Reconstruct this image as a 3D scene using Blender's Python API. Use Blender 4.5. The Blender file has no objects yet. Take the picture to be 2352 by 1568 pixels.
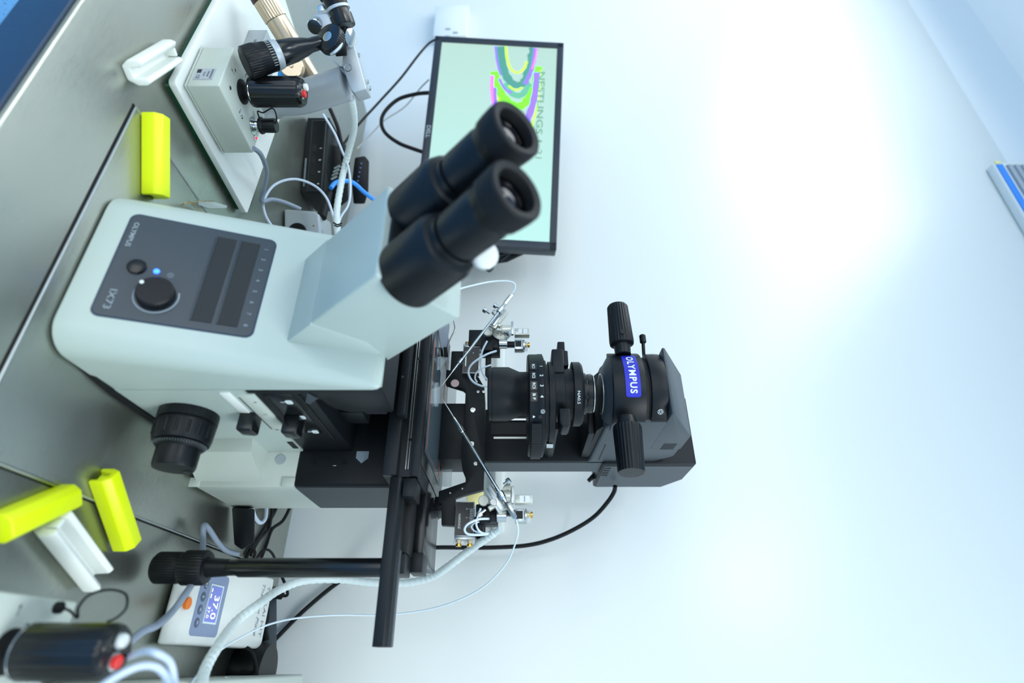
import bpy, bmesh, math, random
from mathutils import Vector, Matrix
random.seed(4)
SC = bpy.context.scene
COL = SC.collection
PI = math.pi

# ------------------------------------------------------------------ camera (portrait shot, rolled a quarter turn)
F = 1290.0; H = 0.41
YAW = math.radians(29.7); S_ = math.sin(YAW); C_ = math.cos(YAW)
VD = Vector((-S_, C_, 0)); VR = Vector((C_, S_, 0)); UP = Vector((0, 0, 1))
cam = bpy.data.cameras.new('camera'); cam_ob = bpy.data.objects.new('camera', cam); COL.objects.link(cam_ob)
cam.sensor_fit = 'HORIZONTAL'; cam.sensor_width = 36; cam.lens = 36*F/2352
cam.clip_start = 0.02; cam.clip_end = 50
M = Matrix((( 0, -VR.x, -VD.x), (0, -VR.y, -VD.y), (1, 0, 0)))
cam_ob.matrix_world = Matrix.Translation((0, 0, H)) @ M.to_4x4()
cam.dof.use_dof = True; cam.dof.focus_distance = 0.80; cam.dof.aperture_fstop = 2.8
SC.camera = cam_ob

# ------------------------------------------------------------------ light
w = bpy.data.worlds.new('world'); SC.world = w; w.use_nodes = True
w.node_tree.nodes['Background'].inputs[0].default_value = (0.88, 0.96, 1.0, 1)
w.node_tree.nodes['Background'].inputs[1].default_value = 0.5
ROOM = dict(x0=-3.6, x1=2.6, y0=-2.6, y1=1.12, z0=-0.78, z1=1.885)
def area(name, loc, sx, sy, power, col=(0.94, 0.985, 0.97), rot=(0, 0, 0)):
    l = bpy.data.lights.new(name, 'AREA'); l.shape = 'RECTANGLE'; l.size = sx; l.size_y = sy
    l.energy = power; l.color = col
    o = bpy.data.objects.new(name, l); o.location = loc; o.rotation_euler = rot; COL.objects.link(o); return o
area('ceiling_lamp_a', (-2.3, 0.05, 1.86), 1.9, 1.3, 37)
area('ceiling_lamp_b', (-0.42, -1.45, 1.86), 0.2, 0.2, 13)
area('added_fill_c', (1.1, 0.0, 1.86), 1.2, 0.7, 24)  # added overhead fill, kept clear of the wall reflections
area('added_fill_d', (-1.1, -0.9, 1.86), 1.2, 0.6, 10)  # added overhead fill for general brightness
area('added_fill_front', (-0.9, -2.55, 0.15), 2.6, 1.5, 24, (1.0, 0.96, 0.86), (PI/2, 0, 0))  # added low fill behind the camera, lifts the downward-facing undersides
area('added_fill_e', (1.7, -0.5, 1.86), 1.2, 0.8, 36)  # added fill from the right, brightens the faces turned that way
SC.view_settings.view_transform = 'Standard'; SC.view_settings.look = 'None'
SC.view_settings.gamma = 1.0; SC.view_settings.use_curve_mapping = False
SC.view_settings.exposure = 0.05

# ------------------------------------------------------------------ pixel helpers (photo pixel -> point at a depth or on a plane)
def ray(x, y):
    return VD + VR*((y-784)/F) + UP*((x-1176)/F)
O_ = Vector((0, 0, H))
def PD(x, y, d): return O_ + ray(x, y)*d
def PZ(x, y, z): r = ray(x, y); return O_ + r*((z-H)/r.z)
def PX(x, y, X0): r = ray(x, y); return O_ + r*(X0/r.x)
def PY(x, y, Y0): r = ray(x, y); return O_ + r*(Y0/r.y)

# ------------------------------------------------------------------ materials
def lin(c):
    c = c/255.0
    return c/12.92 if c <= 0.04045 else ((c+0.055)/1.055)**2.4
def mat(name, rgb, rough=0.5, metal=0.0, bump=0.0, scale=200.0, var=0.0, emis=0.0, trans=0.0, alpha=1.0, coat=0.0, spec=0.5, ior=1.45, stretch=None):
    m = bpy.data.materials.new(name); m.use_nodes = True
    nt = m.node_tree; b = nt.nodes['Principled BSDF']
    col = (lin(rgb[0]), lin(rgb[1]), lin(rgb[2]), 1)
    b.inputs['Base Color'].default_value = col
    b.inputs['Roughness'].default_value = rough
    b.inputs['Metallic'].default_value = metal
    b.inputs['IOR'].default_value = ior
    b.inputs['Specular IOR Level'].default_value = spec
    b.inputs['Transmission Weight'].default_value = trans
    b.inputs['Alpha'].default_value = alpha
    b.inputs['Coat Weight'].default_value = coat
    if emis > 0:
        b.inputs['Emission Color'].default_value = col; b.inputs['Emission Strength'].default_value = emis
    tc = nt.nodes.new('ShaderNodeTexCoord'); mp = nt.nodes.new('ShaderNodeMapping')
    nt.links.new(tc.outputs['Object'], mp.inputs[0])
    if stretch: mp.inputs['Scale'].default_value = stretch
    n = nt.nodes.new('ShaderNodeTexNoise'); n.inputs['Scale'].default_value = scale; n.inputs['Detail'].default_value = 4
    nt.links.new(mp.outputs[0], n.inputs['Vector'])
    if bump > 0:
        bp = nt.nodes.new('ShaderNodeBump'); bp.inputs['Strength'].default_value = bump; bp.inputs['Distance'].default_value = 0.0006
        nt.links.new(n.outputs['Fac'], bp.inputs['Height']); nt.links.new(bp.outputs[0], b.inputs['Normal'])
    if emis == 0:
        mr = nt.nodes.new('ShaderNodeMapRange')
        v = var if var else 0.04
        mr.inputs['To Min'].default_value = max(0.02, rough-v); mr.inputs['To Max'].default_value = min(1, rough+v)
        nt.links.new(n.outputs['Fac'], mr.inputs['Value']); nt.links.new(mr.outputs[0], b.inputs['Roughness'])
    return m
m_body = mat('cream_enamel', (168, 183, 179), 0.38, bump=0.03, scale=900)
m_body_grey = mat('pale_grey_enamel', (184, 194, 187), 0.42, bump=0.03, scale=900)
m_black = mat('black_paint', (15, 20, 24), 0.42, bump=0.05, scale=1500, spec=0.3)
m_black_gloss = mat('black_gloss', (14, 17, 20), 0.22)
m_rubber = mat('black_rubber', (14, 17, 20), 0.6, spec=0.3, bump=0.05, scale=1200)
m_plast = mat('black_plastic', (12, 16, 20), 0.38, spec=0.32)
m_cavity = mat('dark_cavity', (9, 11, 13), 0.6)
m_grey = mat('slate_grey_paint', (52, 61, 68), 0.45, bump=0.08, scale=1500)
m_panel = mat('slate_blue_panel', (46, 57, 66), 0.3, scale=300)
m_slot = mat('slot_plastic', (18, 25, 29), 0.5)
m_wt = mat('white_marking', (215, 228, 230), 0.6)
m_dim = mat('grey_marking', (138, 152, 162), 0.6)
m_dk = mat('black_marking', (35, 40, 45), 0.6)
m_chrome = mat('polished_steel', (190, 195, 195), 0.14, 1.0)
m_satin = mat('satin_steel', (185, 190, 190), 0.3, 1.0, bump=0.05, scale=800)
m_alu = mat('grey_aluminium', (172, 181, 188), 0.4, 0.3, bump=0.04, scale=700)
m_beige = mat('nickel_beige', (196, 198, 188), 0.3, 0.5)
m_champ = mat('champagne_metal', (205, 186, 160), 0.32, 0.8)
m_brown = mat('dark_brown_cap', (58, 38, 42), 0.4)
m_brass = mat('brass', (205, 165, 70), 0.25, 1.0)
m_blue = mat('blue_plastic', (20, 140, 215), 0.4)
m_bluecab = mat('blue_cable_jacket', (50, 140, 235), 0.4)
m_badge = mat('blue_badge', (38, 44, 178), 0.4)
m_white = mat('white_plastic', (222, 228, 226), 0.35)
m_foamw = mat('white_foam_plastic', (226, 232, 228), 0.4)
m_yel = mat('yellow_plastic', (216, 235, 8), 0.4)
m_red = mat('red_button', (205, 40, 35), 0.35)
m_orange = mat('orange_button', (240, 125, 35), 0.4)
m_greycab = mat('grey_cable_jacket', (125, 138, 155), 0.45)
m_palecab = mat('pale_grey_cable_jacket', (190, 205, 225), 0.4)
m_tubecl = mat('clear_tubing', (218, 234, 246), 0.2, alpha=0.75)
m_wrap = mat('spiral_wrap', (224, 238, 240), 0.3, alpha=0.68)
m_clear = mat('clear_acrylic', (225, 238, 242), 0.05, alpha=0.28)
m_glass = mat('glass', (190, 205, 212), 0.03, alpha=0.3)
m_green = mat('green_glass_edge', (10, 70, 45), 0.2)
m_copper = mat('copper_trace', (200, 110, 70), 0.3, 0.8)
m_lens = mat('coated_lens', (16, 15, 24), 0.03, spec=0.6)
m_lensbr = mat('bright_lens', (120, 140, 170), 0.05, 0.9)
m_amber = mat('amber_metal', (212, 178, 110), 0.3, 1.0)
m_sticker = mat('silver_sticker', (165, 175, 185), 0.4)
m_yelpale = mat('pale_yellow_plastic', (235, 228, 160), 0.5)
m_led = mat('led_blue', (40, 90, 255), 0.3, emis=6)
m_ledr = mat('led_red', (255, 40, 60), 0.3, emis=2)
m_lcd = mat('lcd_backlight', (104, 116, 186), 0.4, emis=0.5)
m_digit = mat('lcd_digits', (250, 248, 200), 0.4, emis=0.8)
m_keypad = mat('keypad_grey_blue', (130, 146, 178), 0.4)
m_keydark = mat('keypad_button', (78, 92, 118), 0.4)

def steel_mat():
    m = mat('brushed_stainless', (160, 164, 155), 0.3, 0.95, scale=60)
    nt = m.node_tree; b = nt.nodes['Principled BSDF']
    tc = nt.nodes.new('ShaderNodeTexCoord')
    mp = nt.nodes.new('ShaderNodeMapping'); mp.inputs['Scale'].default_value = (6, 220, 1)
    n = nt.nodes.new('ShaderNodeTexNoise'); n.inputs['Scale'].default_value = 12; n.inputs['Detail'].default_value = 6
    n2 = nt.nodes.new('ShaderNodeTexNoise'); n2.inputs['Scale'].default_value = 9; n2.inputs['Detail'].default_value = 5
    nt.links.new(tc.outputs['Object'], mp.inputs[0]); nt.links.new(mp.outputs[0], n.inputs['Vector'])
    nt.links.new(tc.outputs['Object'], n2.inputs['Vector'])
    mx = nt.nodes.new('ShaderNodeMath'); mx.operation = 'ADD'
    nt.links.new(n.outputs['Fac'], mx.inputs[0]); nt.links.new(n2.outputs['Fac'], mx.inputs[1])
    mr = nt.nodes.new('ShaderNodeMapRange'); mr.inputs['From Min'].default_value = 0.6; mr.inputs['From Max'].default_value = 1.4
    mr.inputs['To Min'].default_value = 0.22; mr.inputs['To Max'].default_value = 0.42
    nt.links.new(mx.outputs[0], mr.inputs['Value']); nt.links.new(mr.outputs[0], b.inputs['Roughness'])
    bp = nt.nodes.new('ShaderNodeBump'); bp.inputs['Strength'].default_value = 0.12; bp.inputs['Distance'].default_value = 0.0004
    nt.links.new(n.outputs['Fac'], bp.inputs['Height']); nt.links.new(bp.outputs[0], b.inputs['Normal'])
    return m
m_steel = steel_mat()
def wall_mat():
    m = mat('white_wall_panel', (213, 219, 219), 0.31, bump=0.0, scale=3, spec=1.0, ior=1.5, var=0.005)
    return m
m_wall = wall_mat()
m_ceil = mat('ceiling_paint', (238, 240, 240), 0.7)
m_cove = mat('cove_moulding', (226, 232, 234), 0.5)
def floor_mat():
    m = bpy.data.materials.new('speckled_blue_vinyl'); m.use_nodes = True
    nt = m.node_tree; b = nt.nodes['Principled BSDF']; b.inputs['Roughness'].default_value = 0.45
    tc = nt.nodes.new('ShaderNodeTexCoord'); n = nt.nodes.new('ShaderNodeTexNoise'); n.inputs['Scale'].default_value = 130
    nt.links.new(tc.outputs['Object'], n.inputs['Vector'])
    cr = nt.nodes.new('ShaderNodeValToRGB'); e = cr.color_ramp.elements
    e[0].position = 0.30; e[0].color = (0.03, 0.10, 0.30, 1); e[1].position = 0.38; e[1].color = (0.12, 0.40, 0.80, 1)
    nt.links.new(n.outputs['Fac'], cr.inputs[0]); nt.links.new(cr.outputs[0], b.inputs['Base Color'])
    return m
m_floor = floor_mat()
m_apron = mat('navy_enamel', (24, 50, 76), 0.45)

# ------------------------------------------------------------------ mesh builder
class B:
    def __init__(s): s.bm = bmesh.new()
    def _merge(s, t, M=None, bev=0, seg=2, pred=None, ang=0.5):
        if bev > 0:
            bmesh.ops.recalc_face_normals(t, faces=t.faces)
            es = [e for e in t.edges if len(e.link_faces) == 2 and e.calc_face_angle(0) > ang and (pred is None or pred(e))]
            if es: bmesh.ops.bevel(t, geom=es, offset=bev, segments=seg, profile=0.5, affect='EDGES', clamp_overlap=True)
        if M is not None: bmesh.ops.transform(t, matrix=M, verts=t.verts)
        bmesh.ops.recalc_face_normals(t, faces=t.faces)
        me = bpy.data.meshes.new('t'); t.to_mesh(me); t.free(); s.bm.from_mesh(me); bpy.data.meshes.remove(me)
        return s
    def box(s, x0, x1, y0, y1, z0, z1, M=None, bev=0, seg=2, pred=None):
        t = bmesh.new(); v = [t.verts.new((x, y, z)) for x in (x0, x1) for y in (y0, y1) for z in (z0, z1)]
        for f in ((0,1,3,2),(4,6,7,5),(0,4,5,1),(2,3,7,6),(0,2,6,4),(1,5,7,3)): t.faces.new([v[i] for i in f])
        return s._merge(t, M, bev, seg, pred)
    def prism(s, pts, lo, hi, axis='X', M=None, bev=0, seg=2, pred=None, ang=0.5):
        t = bmesh.new()
        def mk(p, h):
            a, b = p
            return {'X': (h, a, b), 'Y': (a, h, b), 'Z': (a, b, h)}[axis]
        lo_v = [t.verts.new(mk(p, lo)) for p in pts]; hi_v = [t.verts.new(mk(p, hi)) for p in pts]
        t.faces.new(lo_v); t.faces.new(hi_v[::-1])
        n = len(pts)
        for i in range(n): t.faces.new((lo_v[i], lo_v[(i+1) % n], hi_v[(i+1) % n], hi_v[i]))
        return s._merge(t, M, bev, seg, pred, ang)
    def hull(s, pts, bev=0, seg=2):
        t = bmesh.new(); [t.verts.new(p) for p in pts]
        r = bmesh.ops.convex_hull(t, input=t.verts)
        bmesh.ops.dissolve_limit(t, angle_limit=0.02, verts=t.verts, edges=t.edges)
        return s._merge(t, None, bev, seg)
    def lathe(s, p0, ax, prof, n=40, cap=True, ribs=0):
        # prof: (radius, height[, rib depth])
        p0 = Vector(p0); ax = Vector(ax).normalized(); q = ax.to_track_quat('Z', 'Y').to_matrix()
        t = bmesh.new(); rings = []
        if ribs: n = ribs*4
        for it in prof:
            r, h = it[0], it[1]; d = it[2] if len(it) > 2 else 0
            ring = []
            for i in range(n):
                a = 2*PI*i/n; rr = r - (d if (d and i % 4 in (2, 3)) else 0)
                ring.append(t.verts.new(p0 + q @ Vector((rr*math.cos(a), rr*math.sin(a), h))))
            rings.append(ring)
        for a, b in zip(rings[:-1], rings[1:]):
            for i in range(n): t.faces.new((a[i], a[(i+1) % n], b[(i+1) % n], b[i]))
        if cap: t.faces.new(rings[0][::-1]); t.faces.new(rings[-1])
        return s._merge(t)
    def cyl(s, p0, p1, r0, r1=None, n=32, c=0.0):
        p0 = Vector(p0); p1 = Vector(p1); L = (p1-p0).length; r1 = r0 if r1 is None else r1
        if c: prof = [(max(r0-c, 1e-5), 0), (r0, c), (r1, L-c), (max(r1-c, 1e-5), L)]
        else: prof = [(r0, 0), (r1, L)]
        return s.lathe(p0, p1-p0, prof, n)
    def tube(s, pts, r, n=10, sub=6, wob=None):
        P = [Vector(p) for p in pts]
        if sub > 1 and len(P) > 2:
            Q = []
            for i in range(len(P)-1):
                a = P[max(i-1, 0)]; b = P[i]; c = P[i+1]; d = P[min(i+2, len(P)-1)]
                for k in range(sub):
                    u = k/sub
                    Q.append(0.5*((2*b) + (c-a)*u + (2*a-5*b+4*c-d)*u*u + (3*b-a-3*c+d)*u**3))
            Q.append(P[-1]); P = Q
        t = bmesh.new(); rings = []; nrm = None
        for i, p in enumerate(P):
            T = (P[min(i+1, len(P)-1)] - P[max(i-1, 0)])
            if T.length < 1e-9: T = Vector((0, 0, 1))
            T.normalize()
            if nrm is None:
                nrm = T.orthogonal().normalized()
            else:
                nrm = (nrm - T*nrm.dot(T))
                nrm = nrm.normalized() if nrm.length > 1e-6 else T.orthogonal().normalized()
            bi = T.cross(nrm); rr = r(i/(len(P)-1)) if callable(r) else r
            if wob: rr *= wob(i)
            rings.append([t.verts.new(p + (nrm*math.cos(2*PI*k/n) + bi*math.sin(2*PI*k/n))*rr) for k in range(n)])
        for a, b in zip(rings[:-1], rings[1:]):
            for k in range(n): t.faces.new((a[k], a[(k+1) % n], b[(k+1) % n], b[k]))
        t.faces.new(rings[0][::-1]); t.faces.new(rings[-1])
        return s._merge(t)

def frame(o, ex, ey):
    ex = Vector(ex).normalized(); ey = Vector(ey); ey = (ey - ex*ey.dot(ex)).normalized(); ez = ex.cross(ey)
    m = Matrix((ex, ey, ez)).transposed().to_4x4(); m.translation = Vector(o); return m
ORG = {}
def tag(o, label=None, cat=None, group=None, kind=None):
    if label: o['label'] = label
    if cat: o['category'] = cat
    if group: o['group'] = group
    if kind: o['kind'] = kind
    return o
def obj(name, b, m, parent=None, org=None, ang=0.55, label=None):
    bm = b.bm if isinstance(b, B) else b
    base = Vector(org) if org is not None else (ORG[parent.name] if parent else Vector((0, 0, 0)))
    if base.length: bmesh.ops.translate(bm, vec=-base, verts=bm.verts)
    for f in bm.faces: f.smooth = True
    for e in bm.edges:
        e.smooth = not (len(e.link_faces) == 2 and e.calc_face_angle(0) > ang)
    me = bpy.data.meshes.new(name); bm.to_mesh(me); bm.free(); me.materials.append(m)
    o = bpy.data.objects.new(name, me); COL.objects.link(o)
    if parent:
        o.parent = parent; o.location = base - ORG[parent.name]
    else: o.location = base
    ORG[o.name] = base
    if label: o['label'] = label
    return o
def thing(name, label, cat, loc, group=None):
    o = bpy.data.objects.new(name, None); COL.objects.link(o); o.location = loc; o.empty_display_size = 0.02
    ORG[o.name] = Vector(loc); return tag(o, label, cat, group)
def text(s, fn, size, m, parent, name='lettering', th=0.0, shear=0.0, bold=0.0, fit=None, align='CENTER', label=None, space=1.0):
    """fn maps flat text coordinates to world; fit = wanted width"""
    c = bpy.data.curves.new('txt', 'FONT'); c.body = s; c.size = size; c.align_x = align; c.align_y = 'CENTER'
    c.shear = shear; c.offset = bold; c.resolution_u = 3; c.space_character = space
    to = bpy.data.objects.new('txt', c); COL.objects.link(to)
    me = bpy.data.meshes.new_from_object(to)
    bpy.data.objects.remove(to); bpy.data.curves.remove(c)
    bm = bmesh.new(); bm.from_mesh(me); bpy.data.meshes.remove(me)
    if fit and bm.verts:
        w0 = max(v.co.x for v in bm.verts) - min(v.co.x for v in bm.verts); k = fit/w0
        for v in bm.verts: v.co.x *= k
    for v in bm.verts: v.co = fn(v.co.x, v.co.y)
    return obj(name, bm, m, parent, label=label)
def flat(o, ex, ey, off=0.0):
    m = frame(o, ex, ey)
    return lambda a, b: m @ Vector((a, b, off))

# ------------------------------------------------------------------ the room
R = ROOM
b = B().box(R['x0'], R['x1'], R['y1'], R['y1']+0.1, R['z0'], R['z1']); tag(obj('wall_back', b, m_wall), kind='structure')
b = B().box(R['x0']-0.1, R['x0'], R['y0'], R['y1']+0.1, R['z0'], R['z1']); tag(obj('wall_left', b, m_wall), kind='structure')
b = B().box(R['x1'], R['x1']+0.1, R['y0'], R['y1']+0.1, R['z0'], R['z1']); tag(obj('wall_right', b, m_wall), kind='structure')
b = B().box(R['x0']-0.1, R['x1']+0.1, R['y0']-0.1, R['y0'], R['z0'], R['z1']); tag(obj('wall_front', b, m_ceil), kind='structure')
b = B().box(R['x0']-0.1, R['x1']+0.1, R['y0']-0.1, R['y1']+0.1, R['z0']-0.05, R['z0']); tag(obj('floor', b, m_floor), kind='structure')
b = B().box(R['x0']-0.1, R['x1']+0.1, R['y0']-0.1, R['y1']+0.1, R['z1'], R['z1']+0.05); tag(obj('ceiling', b, m_ceil), kind='structure')
# concave cove where wall meets ceiling
pts = [(1.12, 1.885), (1.035, 1.885)] + [(1.035+0.085*math.sin(a), 1.80+0.085*math.cos(a)) for a in (0.3, 0.6, 0.9, 1.2, PI/2)] 
b = B().prism(pts, R['x0'], R['x1'], 'X'); tag(obj('trim_1', b, m_cove), kind='structure')

# ------------------------------------------------------------------ table
TX0, TX1, TY0, TY1 = -1.35, 0.75, 0.302, 1.07
t = thing('lab_table', 'stainless steel lab table with navy front apron under all the instruments', 'table', (-0.3, 0.69, -0.78))
obj('table_top', B().box(TX0, TX1, TY0, TY1, -0.03, 0.0, bev=0.004, seg=3), m_steel, t)
obj('apron', B().box(TX0+0.001, TX1-0.001, TY0-0.004, TY0-0.0002, -0.052, -0.003, bev=0.001), m_apron, t, label='navy blue enamel front rail')
obj('rear_rail', B().box(TX0+0.01, TX1-0.01, TY1-0.03, TY1-0.004, -0.078, -0.0305), m_apron, t)
for sx in (TX0+0.02, TX1-0.08):
    for sy in (TY0+0.04, TY1-0.1):
        obj('leg', B().box(sx, sx+0.06, sy, sy+0.06, -0.78, -0.031, bev=0.004), m_apron, t)
obj('platform_inset', B().box(-0.522, -0.137, 0.403, 0.985, 0.0, 0.0025, bev=0.0012, seg=2), m_steel, t)
gb = B()
for pts_ in ([(-0.137, 0.985, 0.0022), (-0.137, 0.403, 0.0022)], [(-0.522, 0.985, 0.0022), (-0.522, 0.403, 0.0022)], [(-0.522, 0.403, 0.0022), (-0.137, 0.403, 0.0022)]): gb.tube(pts_, 0.0014, 10, sub=1)
obj('edge_bead', gb, m_satin, t)
gb = B()
for (x0, x1, y0, y1) in ((-0.5245, -0.5225, 0.400, 0.988), (-0.1365, -0.1345, 0.400, 0.988), (-0.5245, -0.1345, 0.400, 0.4025)):
    gb.box(x0, x1, y0, y1, -0.0001, 0.0006)
obj('inset_groove', gb, m_cavity, t)

# ------------------------------------------------------------------ microscope
MZ = 0.0025
mic = thing('inverted_microscope', 'large cream and black inverted microscope in the middle of the table', 'microscope', (-0.33, 0.6, MZ))
XL, XR = -0.4225, -0.2375
LEAN = 0.335
def fy(z): return 0.417 + LEAN*z      # front plane of the nose
# nose + lower body
def nose_section(z, rad, inset=0.0):
    yf = fy(z)+inset; x0 = XL+inset; x1 = XR-inset; yb = 0.5145; n = 8; rad = min(rad, yb-yf-0.001)
    pts = []
    for i in range(n+1):
        a = PI + (PI/2)*i/n; pts.append((x0+rad+rad*math.cos(a), yf+rad+rad*math.sin(a), z))
    for i in range(n+1):
        a = 1.5*PI + (PI/2)*i/n; pts.append((x1-rad+rad*math.cos(a), yf+rad+rad*math.sin(a), z))
    pts += [(x1, yb, z), (x0, yb, z)]
    return pts
b = B().box(XL, XR, 0.5140, 0.704, 0.0085, 0.1385)
secs = [(0.0045, 0.026, 0.003), (0.0065, 0.027, 0.001), (0.017, 0.028, 0)] + [(0.017+(0.270-0.017)*k/6, 0.028-0.016*k/6, 0) for k in range(1, 7)] + [(0.2745, 0.011, 0.0008), (0.2775, 0.009, 0.003), (0.2785, 0.006, 0.007)]
rings = [[b.bm.verts.new(p) for p in nose_section(*q_)] for q_ in secs]
for ra, rb_ in zip(rings[:-1], rings[1:]):
    for k in range(len(ra)): b.bm.faces.new((ra[k], ra[(k+1) % len(ra)], rb_[(k+1) % len(ra)], rb_[k]))
b.bm.faces.new(rings[0][::-1]); b.bm.faces.new(rings[-1])
body = obj('body', b, m_body, mic)
# black rubber base
b = B().prism([(-0.4175, 0.45), (-0.395, 0.43), (-0.262, 0.43), (-0.243, 0.442), (-0.2365, 0.50), (-0.2350, 0.52), (-0.2350, 0.66), (-0.4175, 0.66)], MZ, 0.0105, 'Z')
obj('base_skirt', b, m_rubber, mic)
b = B()
for (x, y) in ((-0.40, 0.455), (-0.262, 0.455), (-0.44, 0.79), (-0.215, 0.79)): b.cyl((x, y, MZ), (x, y, 0.006), 0.012)
# front control panel on the leaning face
ex = Vector((1, 0, 0)); ey = Vector((0, LEAN, 1)).normalized()
PW, PH = 0.118, 0.1345
po = Vector((-0.3905, fy(0.030), 0.030))
pm = frame(po, ex, ey)     # local z = ex x ey points towards -Y (outwards)
def rr(w, h, r, x0=0, y0=0, n=6):
    pts = []
    for cx, cy, a0 in ((w-r, r, -PI/2), (w-r, h-r, 0), (r, h-r, PI/2), (r, r, PI)):
        for i in range(n+1):
            a = a0 + (PI/2)*i/n; pts.append((x0+cx+r*math.cos(a), y0+cy+r*math.sin(a)))
    return pts
panel = obj('front_panel', B().prism(rr(PW, PH, 0.007), -0.003, 0.0008, 'Z', pm), m_panel, mic)
b = B().prism(rr(PW+0.003, PH+0.003, 0.008, -0.0015, -0.0015), -0.003, 0.0004, 'Z', pm)
obj('panel_rim', b, m_apron, mic, label='dark blue rim round the control panel')
# two recessed slots
for (t0, t1) in ((0.595, 0.725), (0.765, 0.895)):
    bb = B().box(0.07*PW, 0.93*PW, t0*PH, t1*PH, 0.0003, 0.0014, pm)
    sl = obj('slot', bb, m_slot, panel)
    b2 = B().box(0.068*PW, 0.932*PW, t0*PH-0.0012, t0*PH, 0.0003, 0.0026, pm, bev=0.0005)
    obj('slot_ledge', b2, m_panel, panel)
# rounded power button, LED, brightness dial
c0 = pm @ Vector((0.52*PW, 0.155*PH, 0.0008)); nz = pm.to_3x3() @ Vector((0, 0, 1))
obj('power_button', B().lathe(c0, nz, [(0.0085, 0), (0.0085, 0.001), (0.0075, 0.0025), (0.005, 0.0032)], 36), m_black_gloss, panel)
c1 = pm @ Vector((0.53*PW, 0.282*PH, 0.0008))
obj('indicator_lamp', B().lathe(c1, nz, [(0.0028, 0), (0.0024, 0.0012), (0.0012, 0.0019)], 20), m_led, panel)
c2 = pm @ Vector((0.755*PW, 0.335*PH, 0.0008))
dial = B().lathe(c2, nz, [(0.0165, 0, 0.0006), (0.0162, 0.008, 0.0006), (0.0145, 0.0095), (0.001, 0.0098)], ribs=40)
dl = obj('brightness_dial', dial, m_plast, panel)
b = B(); 
for i in range(40):
    a0 = math.radians(-130 + i*6.0); a1 = a0+math.radians(6.0)
    q = [(0.0195*math.cos(a0), 0.0195*math.sin(a0)), (0.0195*math.cos(a1), 0.0195*math.sin(a1)), (0.0182*math.cos(a1), 0.0182*math.sin(a1)), (0.0182*math.cos(a0), 0.0182*math.sin(a0))]
    b.prism([(0.755*PW+p[0], 0.335*PH+p[1]) for p in q], 0.0008, 0.001, 'Z', pm)
obj('dial_scale', b, m_dim, panel)
b = B().cyl(pm @ Vector((0.70*PW, 0.245*PH, 0.010)), pm @ Vector((0.70*PW, 0.245*PH, 0.0108)), 0.0018, n=14)
obj('dial_pointer', b, m_wt, panel)
def pfn(sx, ty, off=0.0011): return lambda a, c: pm @ Vector((sx*PW+a, ty*PH+c, off))
text('OLYMPUS', pfn(0.21, 0.045), 0.0062, m_dim, panel, bold=0.0001, fit=0.030)
text('IX73', pfn(0.85, 0.075), 0.0085, m_dim, panel, fit=0.021)
for k in range(8):
    text(str(k+1), pfn(0.11+0.113*k, 0.945), 0.0052, m_dim, panel)
b = B()
sc = (0.545*PW, 0.375*PH)
for i in range(8):
    a = i*PI/4; b.box(-0.0002, 0.0002, 0.0022, 0.0032, 0.0008, 0.0011, pm @ Matrix.Translation((sc[0], sc[1], 0)) @ Matrix.Rotation(a, 4, 'Z'))
for i in range(16):
    a0 = i*PI/8; a1 = a0+PI/8
    b.prism([(sc[0]+0.0017*math.cos(a0), sc[1]+0.0017*math.sin(a0)), (sc[0]+0.0017*math.cos(a1), sc[1]+0.0017*math.sin(a1)), (sc[0]+0.0014*math.cos(a1), sc[1]+0.0014*math.sin(a1)), (sc[0]+0.0014*math.cos(a0), sc[1]+0.0014*math.sin(a0))], 0.0008, 0.0011, 'Z', pm)
obj('lamp_symbol', b, m_dim, panel)

# observation tube housing: square prism leaning 45 degrees forward
HX0, HX1 = -0.376, -0.275
hp = [(0.4805, 0.1885), (0.372, 0.2985), (0.4385, 0.3625), (0.532, 0.272), (0.515, 0.222)]
house = obj('observation_tube_housing', B().prism(hp, HX0, HX1, 'X', bev=0.003, seg=3), m_body, mic)
# shoulder wedge on the body that carries it
wp = [(0.4825, 0.1855), (0.4640, 0.2055), (0.4995, 0.2405), (0.5270, 0.262), (0.53, 0.277), (0.5145, 0.277), (0.5145, 0.2)]
wp = [(0.4825, 0.186), (0.4475, 0.2215), (0.4825, 0.2665), (0.51, 0.277), (0.515, 0.2)]
obj('tube_shoulder', B().prism(wp, HX0-0.0012, HX1+0.0012, 'X', bev=0.002), m_body, mic)
b = B().prism([(0.0, 0.0), (0.008, 0.0), (0.004, 0.006)], -0.0003, 0.0004, 'Z', frame((HX1+0.0006, 0.505, 0.268), (0, 1, 0.35), (0, -0.35, 1)))
obj('tube_latch', b, m_grey, mic)

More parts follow.
